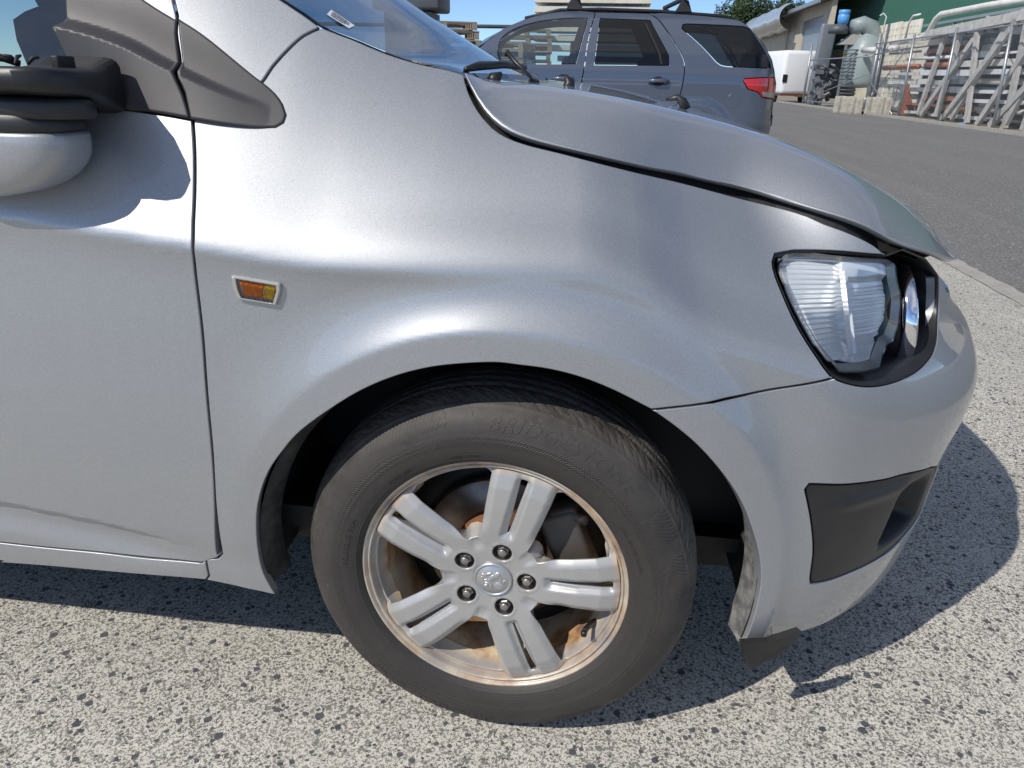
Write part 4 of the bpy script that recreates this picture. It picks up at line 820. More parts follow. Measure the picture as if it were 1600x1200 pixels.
# bonnet -------------------------------------------------------------
hb = dense(T['hoodb'], .012); fe = np.array([(.623, .8039), (.643, .8001), (.7012, .7884), (.7604, .7700), (.85, .757), (.95, .748), (SMAX, .745)])
fe_d = dense(fe, .012); es = np.vstack([hb, fe_d[1:]])
offs = np.interp(es[:, 0], [.60, .643, .70, .76, SMAX], [0, .006, .012, .013, .010]); offs[:len(hb)] = 0
E0 = S(es[:, 0], es[:, 1], offs)
for _ in range(5): E0[1:-1] = (E0[1:-1] * 2 + E0[:-2] + E0[2:]) / 4
nb, nq = len(es), 72
xc = np.interp(es[:, 0], [-.06, .12, .25, .41, .55, .65, .8, SMAX], [.03, .17, .30, .42, .52, .58, .62, .64])
zprof = _spl([-.1, .05, .14, .25, .36, .45, .52, .59, .663, .74, .80, .86], [1.017, 1.006, .994, .971, .944, .917, .888, .857, .822, .780, .748, .72])
def bonnet_pt(e, x_c, q):
    d = np.array([x_c, YC]) - e[:2]; Lh = math.hypot(*d); h = q * Lh; d0 = min(.16, Lh * .6)
    x, y = e[0] + d[0] * q, e[1] + d[1] * q; top = float(zprof(x)) - .010 * ((YC - y) / .7) ** 2 + .004
    k = 1 - (1 - min(h / d0, 1)) ** 2.1
    return np.array([x, y, e[2] + (top - e[2]) * k])
qs = np.linspace(0, 1, nq) ** 1.6; Vb = []
for i in range(nb):
    Vb += [bonnet_pt(E0[i], xc[i], q) for q in qs]
Vb = np.array(Vb); grid = Vb.reshape(nb, nq, 3)
for _ in range(6):                                   # relax the spacing so the shading runs smoothly
    g2 = grid.copy(); g2[1:-1, 1:-1] = (grid[1:-1, 1:-1] * 2 + grid[:-2, 1:-1] + grid[2:, 1:-1]) / 4; grid = g2
far = grid[:, ::-1][:, 1:].copy(); far[..., 1] = 2 * YC - far[..., 1]
full = np.concatenate([grid, far], 1); nb_, nk = full.shape[:2]
# folded hem all round the near edge and the nose
hem = full[:, 0] + np.array([0, .0, -.0022]); inn = full[:, 9] - full[:, 0]; inn /= np.linalg.norm(inn, axis=1, keepdims=True)
hem2 = full[:, 0] + inn * .014 + np.array([0, 0, -.016])
hemf = hem * [1, -1, 1] + [0, 2 * YC, 0]; hem2f = hem2 * [1, -1, 1] + [0, 2 * YC, 0]
full = np.concatenate([hem2[:, None], hem[:, None], full, hemf[:, None], hem2f[:, None]], 1); nk += 4
Fb = [(i * nk + j, (i + 1) * nk + j, (i + 1) * nk + j + 1, i * nk + j + 1) for i in range(nb_ - 1) for j in range(nk - 1)]
bonnet = raw('bonnet', full.reshape(-1, 3), Fb, body, car, True)
bm = bmesh.new(); bm.from_mesh(bonnet.data); bmesh.ops.remove_doubles(bm, verts=bm.verts, dist=1e-5); bmesh.ops.recalc_face_normals(bm, faces=bm.faces)
zs = sum(f.normal.z for f in bm.faces)
if zs < 0: bmesh.ops.reverse_faces(bm, faces=bm.faces)
bm.to_mesh(bonnet.data); bm.free()
# black backing sheet added behind the shut lines, giving the gaps their shade
def under(name, off, outline, m, step=.03): return panel(name, outline, m, car, sf=Soff(off), step=step, lip=.002, gap=0)
und_o = loop(('L', [(-3.1, .30), (-2.12, .30), (-.44, .28)]), ('L', [(-.44, .28), (-.43, .38), (-.40, .50), (-.36, .60), (-.24, .72), (0, .77), (.2, .74), (.35, .66), (.40, .62), (.46, .60)]),
             ('L', [(.46, .60), (.372, .70), (.372, .80), (.40, .826), (.47, .815), (.30, .855), (.0, .925), (-.03, .95), (-.10, 1.0), (-.30, 1.06), (-.45, 1.10)]), ('L', [(-.45, 1.10), (-.56, 1.0), (-3.1, 1.0), (-3.1, .3)]))
under('gap_backing', -.020, und_o, M['black'])
# gutter beneath the bonnet edge
gv = []
for (s_, z_) in np.vstack([hb[::2], hb[-1:]]):
    a = S(s_, z_ - .03, -.024); b_ = S(s_, z_ + .0, -.030); c_ = a + np.array([-.01, .07, .02]); gv += [a, b_, c_ + np.array([0, .05, 0])]
k = len(gv) // 3
raw('bonnet_gutter', gv, [(i * 3 + j, i * 3 + j + 1, (i + 1) * 3 + j + 1, (i + 1) * 3 + j) for i in range(k - 1) for j in range(2)], M['black'], car)
# dark cavity behind headlamp top and grille top
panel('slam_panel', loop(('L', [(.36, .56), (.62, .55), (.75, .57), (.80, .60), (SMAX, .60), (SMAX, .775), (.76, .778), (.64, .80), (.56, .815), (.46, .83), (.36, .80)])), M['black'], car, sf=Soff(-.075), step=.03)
raw('bonnet_shelf', [*S(np.linspace(.56, SMAX, 24), np.interp(np.linspace(.56, SMAX, 24), [.56, .62, .7, SMAX], [.80, .79, .772, .755]), -.012), *(S(np.linspace(.56, SMAX, 24), np.interp(np.linspace(.56, SMAX, 24), [.56, .62, .7, SMAX], [.80, .79, .772, .755]), -.17))],
    [(i, i + 1, 25 + i, 24 + i) for i in range(23)], M['black'], car)

# windscreen ----------------------------------------------------------
we = dense(T['wsedge'][::-1] + [(-.56, 1.262), (-.86, 1.405)], .02); Ew = S(we[:, 0], we[:, 1], -.004); nw = len(we); u_ = np.linspace(0, 1, nw)
cz = np.interp(Ew[:, 2], [1.0, 1.02, 1.40], [1.005, 1.022, 1.475]); cx = np.interp(cz, [1.0, 1.03, 1.16, 1.48], [-.05, -.105, -.335, -.90])
nq = 26; Vw = []
for i in range(nw):
    for q in np.linspace(0, 2, nq * 2 - 1):
        qq = q if q <= 1 else 2 - q; w = 1 - (1 - qq) ** 2.2
        p = Ew[i] * (1 - w) + np.array([cx[i], YC, cz[i]]) * w; p[1] = Ew[i][1] + (YC - Ew[i][1]) * qq
        if q > 1: p[1] = 2 * YC - p[1]
        Vw.append(p)
m_ = nq * 2 - 1
screen = raw('windscreen', Vw, [(i * m_ + j, i * m_ + j + 1, (i + 1) * m_ + j + 1, (i + 1) * m_ + j) for i in range(nw - 1) for j in range(m_ - 1)], M['screen'], car, True)
G = np.array(Vw).reshape(nw, m_, 3)
def on_screen(a, b, off=.0):     # a along the pillar 0..1, b across 0..1 (centre .5)
    i = a * (nw - 1); j = b * (m_ - 1); i0, j0 = min(int(i), nw - 2), min(int(j), m_ - 2); fi, fj = i - i0, j - j0
    p = (G[i0, j0] * (1 - fi) + G[i0 + 1, j0] * fi) * (1 - fj) + (G[i0, j0 + 1] * (1 - fi) + G[i0 + 1, j0 + 1] * fi) * fj
    n = np.cross(G[i0 + 1, j0] - G[i0, j0], G[i0, j0 + 1] - G[i0, j0]); n /= np.linalg.norm(n); n = n if n[2] > 0 else -n
    return p + n * off
# black band printed along the glass edge
fv = []
for a in np.linspace(0, 1, 60): fv += [on_screen(a, .0, -.003), on_screen(a, .012, -.003)]
raw('glass_border', fv, [(2 * i, 2 * i + 1, 2 * i + 3, 2 * i + 2) for i in range(59)], M['black'], screen)
# A pillar / quarter trims in grained plastic --------------------------
_tzr = _spl([-.72, -.62, -.54, -.50, -.445, -.36, -.26], [1.09, 1.072, 1.056, 1.044, 1.019, .985, .955]); _th = _spl([-.72, -.62, -.52, -.45, -.36, -.31], [.042, .038, .028, .018, .007, 0.])
def Strim(s, z):
    zr = _tzr(s); h = _th(s)
    up = 1 - .85 * _sst(zr - .001, zr + .010, z) - .15 * _sst(zr, zr + .06, z); dn = np.clip((z - zr + .062) / .062, 0, 1)
    return S(s, z, .0035 + h * up * (.12 + .88 * dn))
qt = loop(T['trim'][:3], T['trim'][2:9], T['trim'][8:], ('L', [T['trim'][-1], (-.4173, .9893), (-.431, 1.0159), (-.4314, 1.0275), (-.4426, 1.0623), T['trim'][0]]))
panel('quarter_trim', qt, M['grain'], car, sf=Strim, step=.0035, lip=.008, roll=.003)
dt = loop([(-.4445, 1.082), (-.4426, 1.0623), (-.4314, 1.0275), (-.431, 1.0159), (-.4173, .9893), (-.4057, .9595)], T['dtrimbot'], ('L', [(-.665, .9861), (-.70, .988), (-.70, 1.005), (-.60, 1.006), (-.568, 1.0176)]),
          T['dtrimglass'][::-1][1:], ('L', [T['dtrimglass'][0], T['dtrimtop'][0]]), T['dtrimtop'][:0:-1] if 0 else T['dtrimtop'])
panel('mirror_trim', dt, M['grain'], door_o, sf=Strim, step=.0035, lip=.008, roll=.003)
# door glass, belt moulding
dg = loop([(-.568, 1.0), (-.5831, 1.0634), (-.60, 1.115), (-.66, 1.18), (-.8, 1.265), (-1.0, 1.335), (-1.28, 1.35)], ('L', [(-1.28, 1.35), (-1.28, .99), (-.568, .99)]))
panel('door_glass', dg, M['side'], door_o, sf=Soff(-.012), step=.03, lip=.003)
panel('belt_moulding', loop(('L', [(-.56, .982), (-.56, 1.004), (-1.28, 1.008), (-1.28, .984)])), M['chrome'], door_o, sf=Soff(.002), step=.02, lip=.004)
# cabin: roof, floor, seats, dashboard seen through the glass
se = np.array([(-.86, 1.405), (-1.0, 1.40), (-1.6, 1.40), (-2.3, 1.385), (-2.9, 1.33), (-3.1, 1.2)]); Er = S(se[:, 0], se[:, 1]); rv = []
for i, e in enumerate(Er):
    for q in np.linspace(0, 1, 17):
        rv.append((e[0], e[1] + (2 * YC - 2 * e[1]) * q, e[2] + .085 * (1 - (2 * q - 1) ** 2)))
raw('roof', rv, [(i * 17 + j, i * 17 + j + 1, (i + 1) * 17 + j + 1, (i + 1) * 17 + j) for i in range(len(se) - 1) for j in range(16)], body, car, True)
raw('tailgate', [(-3.1, .25, 1.2), (-3.1, 1.38, 1.2), (-3.2, 1.62, .9), (-3.2, .0, .9), (-3.2, 0, .3), (-3.2, 1.62, .3), (-2.9, .26, 1.36), (-2.9, 1.36, 1.36)], [(0, 1, 2, 3), (3, 2, 5, 4), (6, 7, 1, 0)], body, car)
mb = MB()
mb.box((-1.6, YC, .33), (3.0, 1.45, .04)); mb.build('cabin_floor', M['black'], car)
mb = MB()
dv = []
for i, x in enumerate(np.linspace(-.62, .02, 14)):
    for y in np.linspace(.12, 1.5, 12): dv.append((x - .10 * ((y - YC) / .7) ** 2, y, .935 + .05 * math.exp(-((x + .40) / .12) ** 2) + .015 * (x > -.35) * (x + .35)))
mb.add(dv, [(i * 12 + j, i * 12 + j + 1, (i + 1) * 12 + j + 1, (i + 1) * 12 + j) for i in range(13) for j in range(11)], True)
mb.add([(-.62, .12, .96), (-.62, 1.5, .96), (-.66, 1.5, .55), (-.66, .12, .55)], [(0, 1, 2, 3)]); mb.build('dashboard', M['black'], car)
mb = MB(); mb.lathe([(.172 + .016 * math.cos(a), .016 * math.sin(a)) for a in np.linspace(0, 2 * math.pi, 13)], 'x', 40, (-.76, .44, .93)); mb.box((-.76, .44, .93), (.04, .12, .10), bev=.02); mb.box((-.75, .44, .93), (.02, .33, .03)); mb.build('steering_wheel', M['black'], car)
for y in (.44, 1.19):
    mb = MB(); mb.box((-1.02, y, .55), (.50, .50, .16), bev=.06); mb.build('seat', M['seat'], car)
    mb = MB(); mb.box((-1.26, y, .86), (.16, .48, .62), Matrix.Rotation(R(-14), 3, 'Y'), bev=.07); mb.box((-1.36, y, 1.24), (.10, .26, .17), Matrix.Rotation(R(-10), 3, 'Y'), bev=.04); mb.build('seat_back', M['seat'], car)
# compliance sticker behind the screen
def patch(name, a0, a1, b0, b1, mat, parent, off, n=6):
    v = [on_screen(a0 + (a1 - a0) * i / n, b0 + (b1 - b0) * j / n, off) for i in range(n + 1) for j in range(n + 1)]
    return v, [(i * (n + 1) + j, i * (n + 1) + j + 1, (i + 1) * (n + 1) + j + 1, (i + 1) * (n + 1) + j) for i in range(n) for j in range(n)]
def find_screen(px, py):
    best = None
    for a in np.linspace(0, .8, 161):
        for b in np.linspace(.01, .6, 120):
            p = on_screen(a, b); v = Vector(p) - CAM; w = -v.dot(-f0)
            X = v.dot(rr) / w * F_PX + 800; Y = 600 - v.dot(uu) / w * F_PX
            e = abs(X - px) + abs(Y - py)
            if best is None or e < best[0]: best = (e, a, b)
    return best
c4 = STK
sv = []
def bl(u, v): 
    a = (c4[0][0] * (1 - u) + c4[1][0] * u) * (1 - v) + (c4[3][0] * (1 - u) + c4[2][0] * u) * v
    b = (c4[0][1] * (1 - u) + c4[1][1] * u) * (1 - v) + (c4[3][1] * (1 - u) + c4[2][1] * u) * v; return a, b
def quad_on(mbx, u0, u1, v0, v1, off):
    mbx.add([on_screen(*bl(u0, v0), off), on_screen(*bl(u1, v0), off), on_screen(*bl(u1, v1), off), on_screen(*bl(u0, v1), off)], [(0, 1, 2, 3)])
mb = MB(); quad_on(mb, 0, 1, 0, 1, .0012); stick = mb.build('paper_sticker', M['label'], screen)
mb = MB(); r_ = random.Random(3)
for row in range(3):
    u = .09
    while u < .80:
        w_ = r_.choice((.012, .02, .03)); quad_on(mb, u, u + w_, .16 + row * .25, .16 + row * .25 + r_.choice((.17, .2)), .0018); u += w_ + r_.choice((.010, .018))
mb.build('sticker_print', M['ink'], screen)['kind'] = 'stuff'

# cowl, wipers, washer jets --------------------------------------------
cv = []
for y in np.linspace(.17, 1.45, 20):
    b_ = ((y - YC) / .65) ** 2; cv += [(-.075 + .0 - .03 * b_, y, 1.014), (.035 - .09 * b_, y, 1.0)]
raw('cowl_panel', cv, [(2 * i, 2 * i + 1, 2 * i + 3, 2 * i + 2) for i in range(19)], M['plastic'], car)
mb = MB(); mb.tube([(-.085, .24, 1.026), (-.075, .30, 1.032), (-.05, .40, 1.036), (-.03, .52, 1.034)], [.004, .007, .006, .005], 10)
mb.tube([(-.048, .40, 1.050), (-.045, .395, 1.054), (-.03, .38, 1.040), (-.002, .36, 1.018)], [.003, .005, .004, .003], 6); mb.build('wiper_arm', M['plastic'], car)
mb = MB()
mb.tube([(-.052, .30, 1.008), (-.050, .30, 1.017), (-.040, .30, 1.023)], [.014, .010, .002], 7); mb.build('wiper_pivot', M['plastic'], car)
mb = MB(); mb.tube([(-.0, .38, 1.002), (-.0, .38, 1.011), (-.004, .38, 1.016)], [.016, .010, .003], 7); mb.build('wiper_pivot', M['plastic'], car)
mb = MB(); mb.tube([(.055, .42, .996), (.058, .42, 1.012), (.050, .42, 1.023)], [.015, .009, .002], 5); mb.build('wiper_pivot', M['plastic'], car)
mb = MB(); mb.tube([(.262, .52, .970), (.255, .52, .984), (.245, .52, .990), (.225, .52, .986)], [.010, .008, .006, .002], 7); mb.build('washer_nozzle', M['plastic'], car)

# side indicator --------------------------------------------------------
ip = np.array(T['indic']); cen = ip.mean(0)
def shr(P, k): return cen + (P - cen) * k
def isf(off): return lambda s, z: S(s, z, off)
ind_o = loop(('L', [tuple(p) for p in ip] + [tuple(ip[0])]), step=.004)
ind = panel('side_indicator', ind_o, M['dull_clear'], car, sf=isf(.006), holes=[shr(ind_o, .80)], step=.004, gap=0, lip=.007, roll=.002)
panel('indicator_reflector', shr(ind_o, .84), M['ind_back'], car, sf=isf(-.0005), step=.004, gap=0, lip=.001)
def ribs(off, k=700): return lambda s, z: S(s, z, off + .0012 * np.sin((s + z * .4) * k))
a1 = shr(ind_o, 1); q_ = lambda u0, u1, v0, v1: [tuple(ip[0] * (1 - u) * (1 - v) + ip[1] * u * (1 - v) + ip[3] * u * v + ip[4] * (1 - u) * v) for u, v in ((u0, v0), (u1, v0), (u1, v1), (u0, v1))]
panel('amber_bulb_cover', loop(('L', q_(.13, .62, .17, .83) + q_(.13, .62, .17, .83)[:1]), step=.004), M['amber'], ind, sf=ribs(.002), step=.0025, gap=0, lip=.002)
panel('amber_bulb_cover', loop(('L', q_(.64, .90, .17, .83) + q_(.64, .90, .17, .83)[:1]), step=.004), M['amber2'], ind, sf=ribs(.002, 1100), step=.0025, gap=0, lip=.002)
panel('indicator_lens', shr(ind_o, .82), M['clear'], ind, sf=lambda s, z: S(s, z, .0065), step=.006, gap=0, lip=.001)

# headlamp ---------------------------------------------------------------
hlo = loop(('L', [T['hltop'][0], T['hltop'][1]]), T['hltop'][1:], T['hlleft'], T['hlbot'], ('L', [T['hlbot'][-1], (.70, .775), (.63, .797), T['hltop'][0]]))
hl = empty('headlamp', parent=car)
mb = MB(); e0 = S(hlo[:, 0], hlo[:, 1], -.002); ce = hlo.mean(0); hi_ = inset(hlo if area(hlo) > 0 else hlo[::-1], .012); hlc = hlo if area(hlo) > 0 else hlo[::-1]
p0, p1 = S(hlc[:, 0], hlc[:, 1], -.001), S(*inset(hlc, .003).T, -.003); p2 = S(*inset(hlc, .005).T, -.012) + np.array([-.02, .17, 0]); k = len(hlc)
mb.add(np.vstack([p0, p1, p2]), [(r * k + i, r * k + (i + 1) % k, (r + 1) * k + (i + 1) % k, (r + 1) * k + i) for r in range(2) for i in range(k)], True); mb.build('lamp_rim', M['plastic'], hl)
panel('lamp_housing', hlc, M['black'], hl, sf=lambda s, z: S(s, z, -.012) + np.array([-.02, .17, 0]), step=.02, gap=0, lip=.001)
lp = loop([T['lens'][0], (.456, .796), T['lens'][1], T['lens'][2], T['lens'][3]], T['lens'][3:7], T['lens'][6:8], ('L', T['lens'][7:9]), ('L', T['lens'][8:10]), T['lens'][9:12], T['lens'][11:] + [T['lens'][0]], step=.006)
lpc = lp if area(lp) > 0 else lp[::-1]
panel('lamp_lens', lpc, M['clear'], hl, sf=Soff(.001), step=.01, gap=0, lip=.028, roll=.004)
# trim ring between lens edge and reflector
i0_, i1_ = S(*inset(lpc, .001).T, -.003), S(*inset(lpc, .0085).T, -.0125); k = len(lpc)
mb = MB(); mb.add(np.vstack([i0_, i1_]), [(i, (i + 1) % k, k + (i + 1) % k, k + i) for i in range(k)], True); mb.build('lamp_surround', M['lampgrey'], hl)
def Sref(s, z):
    u = (s - .50) / .11; v = (z - .722) / .08
    left = 1 - _sst(.508, .512, s - (z - .70) * .12)
    rb = .0016 * np.sin(z * 2 * math.pi / .0062) * (left * _sst(.78, .765, z) if 0 else left)
    rb2 = .0012 * np.sin(z * 2 * math.pi / .0052) * (1 - left) * _sst(.748, .744, z) * _sst(.676, .680, z)
    bowl = -.018 - .010 * (1 - (u * u + v * v) * .6)
    wedge = .010 * _sst(.750, .765, z) * (1 - left) + .009 * (1 - _sst(.668, .680, z)) * (1 - left)
    return S(s, z, np.minimum(bowl + rb + rb2 + wedge, -.0128))
panel('reflector', inset(lpc, .0075), M['reflector'], hl, sf=Sref, step=.0022, gap=0, lip=.002)
mb = MB(); a, b_ = S(.5185, .770, -.011), S(.506, .665, -.011); mb.bar(a, b_, .0045, .012); mb.build('reflector_divider', M['reflector'], hl)
# two chrome ringed lamps set in the black recess
for nm, x, y, z, r_o, tilt in RINGS:
    for part_, prof_, mt in (('lamp_ring', [(r_o * .94, -.022), (r_o * .975, -.020), (r_o, -.002), (r_o * .985, .001), (r_o * .95, .0), (r_o * .90, -.006)], M['chrome']),
                              ('lamp_bowl', [(0, -.016), (r_o * .5, -.014), (r_o * .90, -.007)], M['reflector']), ('lamp_glass', [(0, .003), (r_o * .5, .002), (r_o * .94, -.001)], M['clear']),
                              ('lamp_barrel', [(r_o * .78, -.050), (r_o * .92, -.036), (r_o * .935, -.020)], M['black'])):
        g = MB(); g.lathe(prof_, 'x', 72); o = g.build(part_, mt, hl); o.location = (x, y, z); o.rotation_euler = (0, R(-8), R(tilt)); recalc(o)
# wheel arch liner, deflector flap ----------------------------------------
ad = dense(T['arch'], .012); A0 = S(ad[:, 0], ad[:, 1], -.014); ang = np.arctan2(ad[:, 1] - AZ, ad[:, 0] - AX); rows = []
# flange behind the lip, then the deep liner
def ringrow(dr, dy, y_abs=None):
    o = []
    for (s_, z_), a in zip(ad, ang):
        p = S(s_, z_, -.014).copy(); d = np.array([math.cos(a), 0, math.sin(a)]); p = p - d * dr
        p[1] = p[1] + dy if y_abs is None else y_abs; o.append(p)
    return np.array(o)
aa = np.linspace(R(-16), R(188), 110); S0 = S(AX + AR * np.cos(aa), AZ + AR * np.sin(aa), -.010)
def arcrow(rad, dy=None, y_abs=None): return np.array([(AX + rad * math.cos(a) + (S0[i][0] - AX - AR * math.cos(a)), S0[i][1] + dy if y_abs is None else y_abs, AZ + rad * math.sin(a)) for i, a in enumerate(aa)])
rows = [arcrow(AR + .004, .0), arcrow(AR + .002, .012), arcrow(AR - .003, .026), arcrow(AR - .010, .046), arcrow(AR - .004, .060), arcrow(AR + .018, None, .095), arcrow(AR + .022, None, .22), arcrow(AR + .016, None, .32)]
k = len(aa); Vl = np.vstack(rows)
kf = int(k * 50 / 204); Vg = Vl.reshape(len(rows), k, 3)[:5, :kf + 1].reshape(-1, 3) + np.array([-.0015, 0, 0]); kg = kf + 1
gd = [(r * kg + i, r * kg + i + 1, (r + 1) * kg + i + 1, (r + 1) * kg + i) for r in range(4) for i in range(kf)]
raw('splash_guard', Vg, gd, M['dusty'], car, True)
lin = raw('wheel_arch_liner', Vl, [(r * k + i, r * k + i + 1, (r + 1) * k + i + 1, (r + 1) * k + i) for r in range(len(rows) - 1) for i in range(k - 1)], M['liner'], car, True)
raw('inner_wheel_house', [(-.6, .30, .16), (.5, .30, .16), (.5, .30, .8), (-.6, .30, .8)], [(0, 1, 2, 3)], M['black'], car)
fl = [(.388, .012, .225), (.43, .025, .222), (.480, .045, .232), (.470, .042, .208), (.449, .036, .184), (.430, .033, .176), (.412, .030, .158)]
fl2 = [(x - .006, y + .010, z) for x, y, z in fl]; n_ = len(fl)
raw('air_deflector', fl + fl2, [tuple(range(n_)), tuple(range(2 * n_ - 1, n_ - 1, -1))] + [(i, (i + 1) % n_, n_ + (i + 1) % n_, n_ + i) for i in range(n_)], M['rubber_flap'], car)
mb = MB(); mb.box((-.55, .90, .26), (1.2, 1.5, .03)); mb.box((.45, .85, .24), (.45, 1.2, .03)); mb.build('undertray', M['black'], car)

# damaged door mirror -------------------------------------------------------
mir = empty('door_mirror', (-.492, -.086, 1.0), parent=car)
def loc(v): return [(x + .48, y + .10, z - 1.0) for x, y, z in v]
def skinloft(name, rings, mat, parent, closed=True, capA=True, capB=True):
    n = len(rings[0]); V = [p for r in rings for p in r]; Fc = [(i * n + k, i * n + (k + 1) % n, (i + 1) * n + (k + 1) % n, (i + 1) * n + k) for i in range(len(rings) - 1) for k in range(n)]
    if capA: Fc.append(tuple(range(n))[::-1])
    if capB: Fc.append(tuple((len(rings) - 1) * n + k for k in range(n)))
    o = raw(name, V, Fc, mat, parent, True); recalc(o); return o
def section(cx, cy, w, z0, z1, r=.35, n=20, ax=(1, 0)):
    out = []; hh = (z1 - z0) / 2; cz_ = (z0 + z1) / 2
    for k in range(n):
        a = 2 * math.pi * k / n; ca, sa = math.cos(a), math.sin(a); e = 2 / 5.5
        X = math.copysign(abs(ca) ** e, ca) * w / 2; Z = math.copysign(abs(sa) ** e, sa) * hh
        out.append((cx + ax[0] * X, cy + ax[1] * X, cz_ + Z))
    return loc(out)
rings = [section(-.532, .012, .112, .962, 1.030), section(-.533, -.015, .108, .970, 1.020), section(-.528, -.045, .118, .978, 1.0165), section(-.530, -.08, .118, .983, 1.0165), section(-.532, -.105, .108, .987, 1.0165), section(-.534, -.122, .085, .991, 1.0160), section(-.536, -.130, .050, .997, 1.0140)]
skinloft('mirror_arm', rings, M['plastic'], mir)
disc = lambda w, zz, cx=-.535: loc([(cx + w * math.cos(a), -.068 + w * .62 * math.sin(a), zz) for a in np.linspace(0, 2 * math.pi, 40, endpoint=False)])
skinloft('mirror_pivot', [disc(.050, .984), disc(.062, .982), disc(.066, .977), disc(.066, .964), disc(.062, .960)], M['plastic'], mir)
def bowl(z, w, d, cx=-.600, cy=-.060, ex=.6): return loc([(cx + w * math.copysign(abs(math.cos(a)) ** ex, math.cos(a)), cy + d * math.copysign(abs(math.sin(a)) ** ex, math.sin(a)), z) for a in np.linspace(0, 2 * math.pi, 48, endpoint=False)])
skinloft('mirror_skirt', [bowl(.966, .094, .048), bowl(.963, .099, .052), bowl(.947, .099, .052), bowl(.945, .098, .051)], M['plastic'], mir)
zz = [(.944, 1., .0), (.940, 1.03, 0), (.930, 1.03, 0), (.918, 1.01, 0), (.906, .96, .002), (.894, .88, .006), (.883, .77, .012), (.874, .62, .020), (.867, .42, .032), (.863, .20, .044), (.862, .03, .05)]
skinloft('mirror_shell', [bowl(z, .098 * k_, .052 * (.25 + .75 * k_), -.600 - dx) for z, k_, dx in zz], body, mir)
mb = MB(); r_ = random.Random(5)
for i in range(9):
    p = Vector((-.61 + .012 * i, -.095 + r_.uniform(-.02, .03), 1.019)); q = p + Vector((r_.uniform(-.012, .012), r_.uniform(-.01, .02), r_.uniform(.002, .010)))
    mb.tube(loc([p, (p + q) / 2 + Vector((0, 0, .003)), q]), [.0018, .0024, .0014], 6)
mb.tube(loc([(-.60, -.09, 1.018), (-.585, -.09, 1.026), (-.56, -.09, 1.027), (-.54, -.08, 1.019)]), .004, 8)
mb.box(loc([(-.500, -.06, 1.021)])[0], (.010, .03, .016), bev=.002); mb.build('broken_hinge', M['black'], mir)
mb = MB(); mb.tube(loc([(-.68, -.07, 1.0), (-.63, -.10, .996), (-.60, -.11, .985), (-.59, -.11, .968)]), .005, 8); mb.tube(loc([(-.69, -.08, .992), (-.65, -.105, .987), (-.62, -.11, .972)]), .004, 8); mb.build('wiring', M['dull'], mir)
# ---------------------------------------------------------------- front wheel
M['rim'] = None
def rim_mat():
    m, nt, b = _mat('alloy_paint'); co = coords(nt)
    sx = N(nt, 'ShaderNodeSeparateXYZ'); L(nt, co, sx.inputs[0])
    r = math_(nt, 'SQRT', math_(nt, 'ADD', math_(nt, 'POWER', sx.outputs[0], 2.), math_(nt, 'POWER', sx.outputs[2], 2.)))
    n1 = noise(nt, co, 26, 6, .65); n2 = noise(nt, co, 190, 4, .6)
    # brake dust: heavy deep in the barrel and on the flange line, light on the spokes
    deep = N(nt, 'ShaderNodeMapRange'); deep.inputs['From Min'].default_value = .016; deep.inputs['From Max'].default_value = .036; L(nt, sx.outputs[1], deep.inputs['Value'])
    d1 = math_(nt, 'MULTIPLY', deep.outputs[0], ramp(nt, n1, [(.30, .75), (.55, 1.)]))
    rr_ = ramp(nt, r, [(.184, 0.), (.1925, .8), (.1965, .35), (.199, 1.), (.2015, .4), (.2065, 1.)])
    d2 = math_(nt, 'MULTIPLY', rr_, ramp(nt, n1, [(.36, .45), (.60, .95)]))
    d = math_(nt, 'MAXIMUM', d1, math_(nt, 'ADD', d2, math_(nt, 'MULTIPLY', ramp(nt, n2, [(.5, 0.), (.8, .5)]), .22)))
    rust = ramp(nt, noise(nt, co, 14, 5, .6), [(.34, (.14, .06, .02)), (.46, (.46, .27, .12)), (.58, (.62, .50, .34)), (.70, (.55, .52, .46))])
    c = mixc(nt, d, (.44, .435, .425), rust); L(nt, c, b.inputs['Base Color'])
    L(nt, math_(nt, 'SUBTRACT', .42, math_(nt, 'MULTIPLY', d, .4)), b.inputs['Metallic']); L(nt, math_(nt, 'ADD', .36, math_(nt, 'MULTIPLY', d, .3)), b.inputs['Roughness'])
    b.inputs['Coat Weight'].default_value = .15; b.inputs['Coat Roughness'].default_value = .2; bump(nt, b, n2, .06, .0005); return m
M['rim'] = rim_mat()
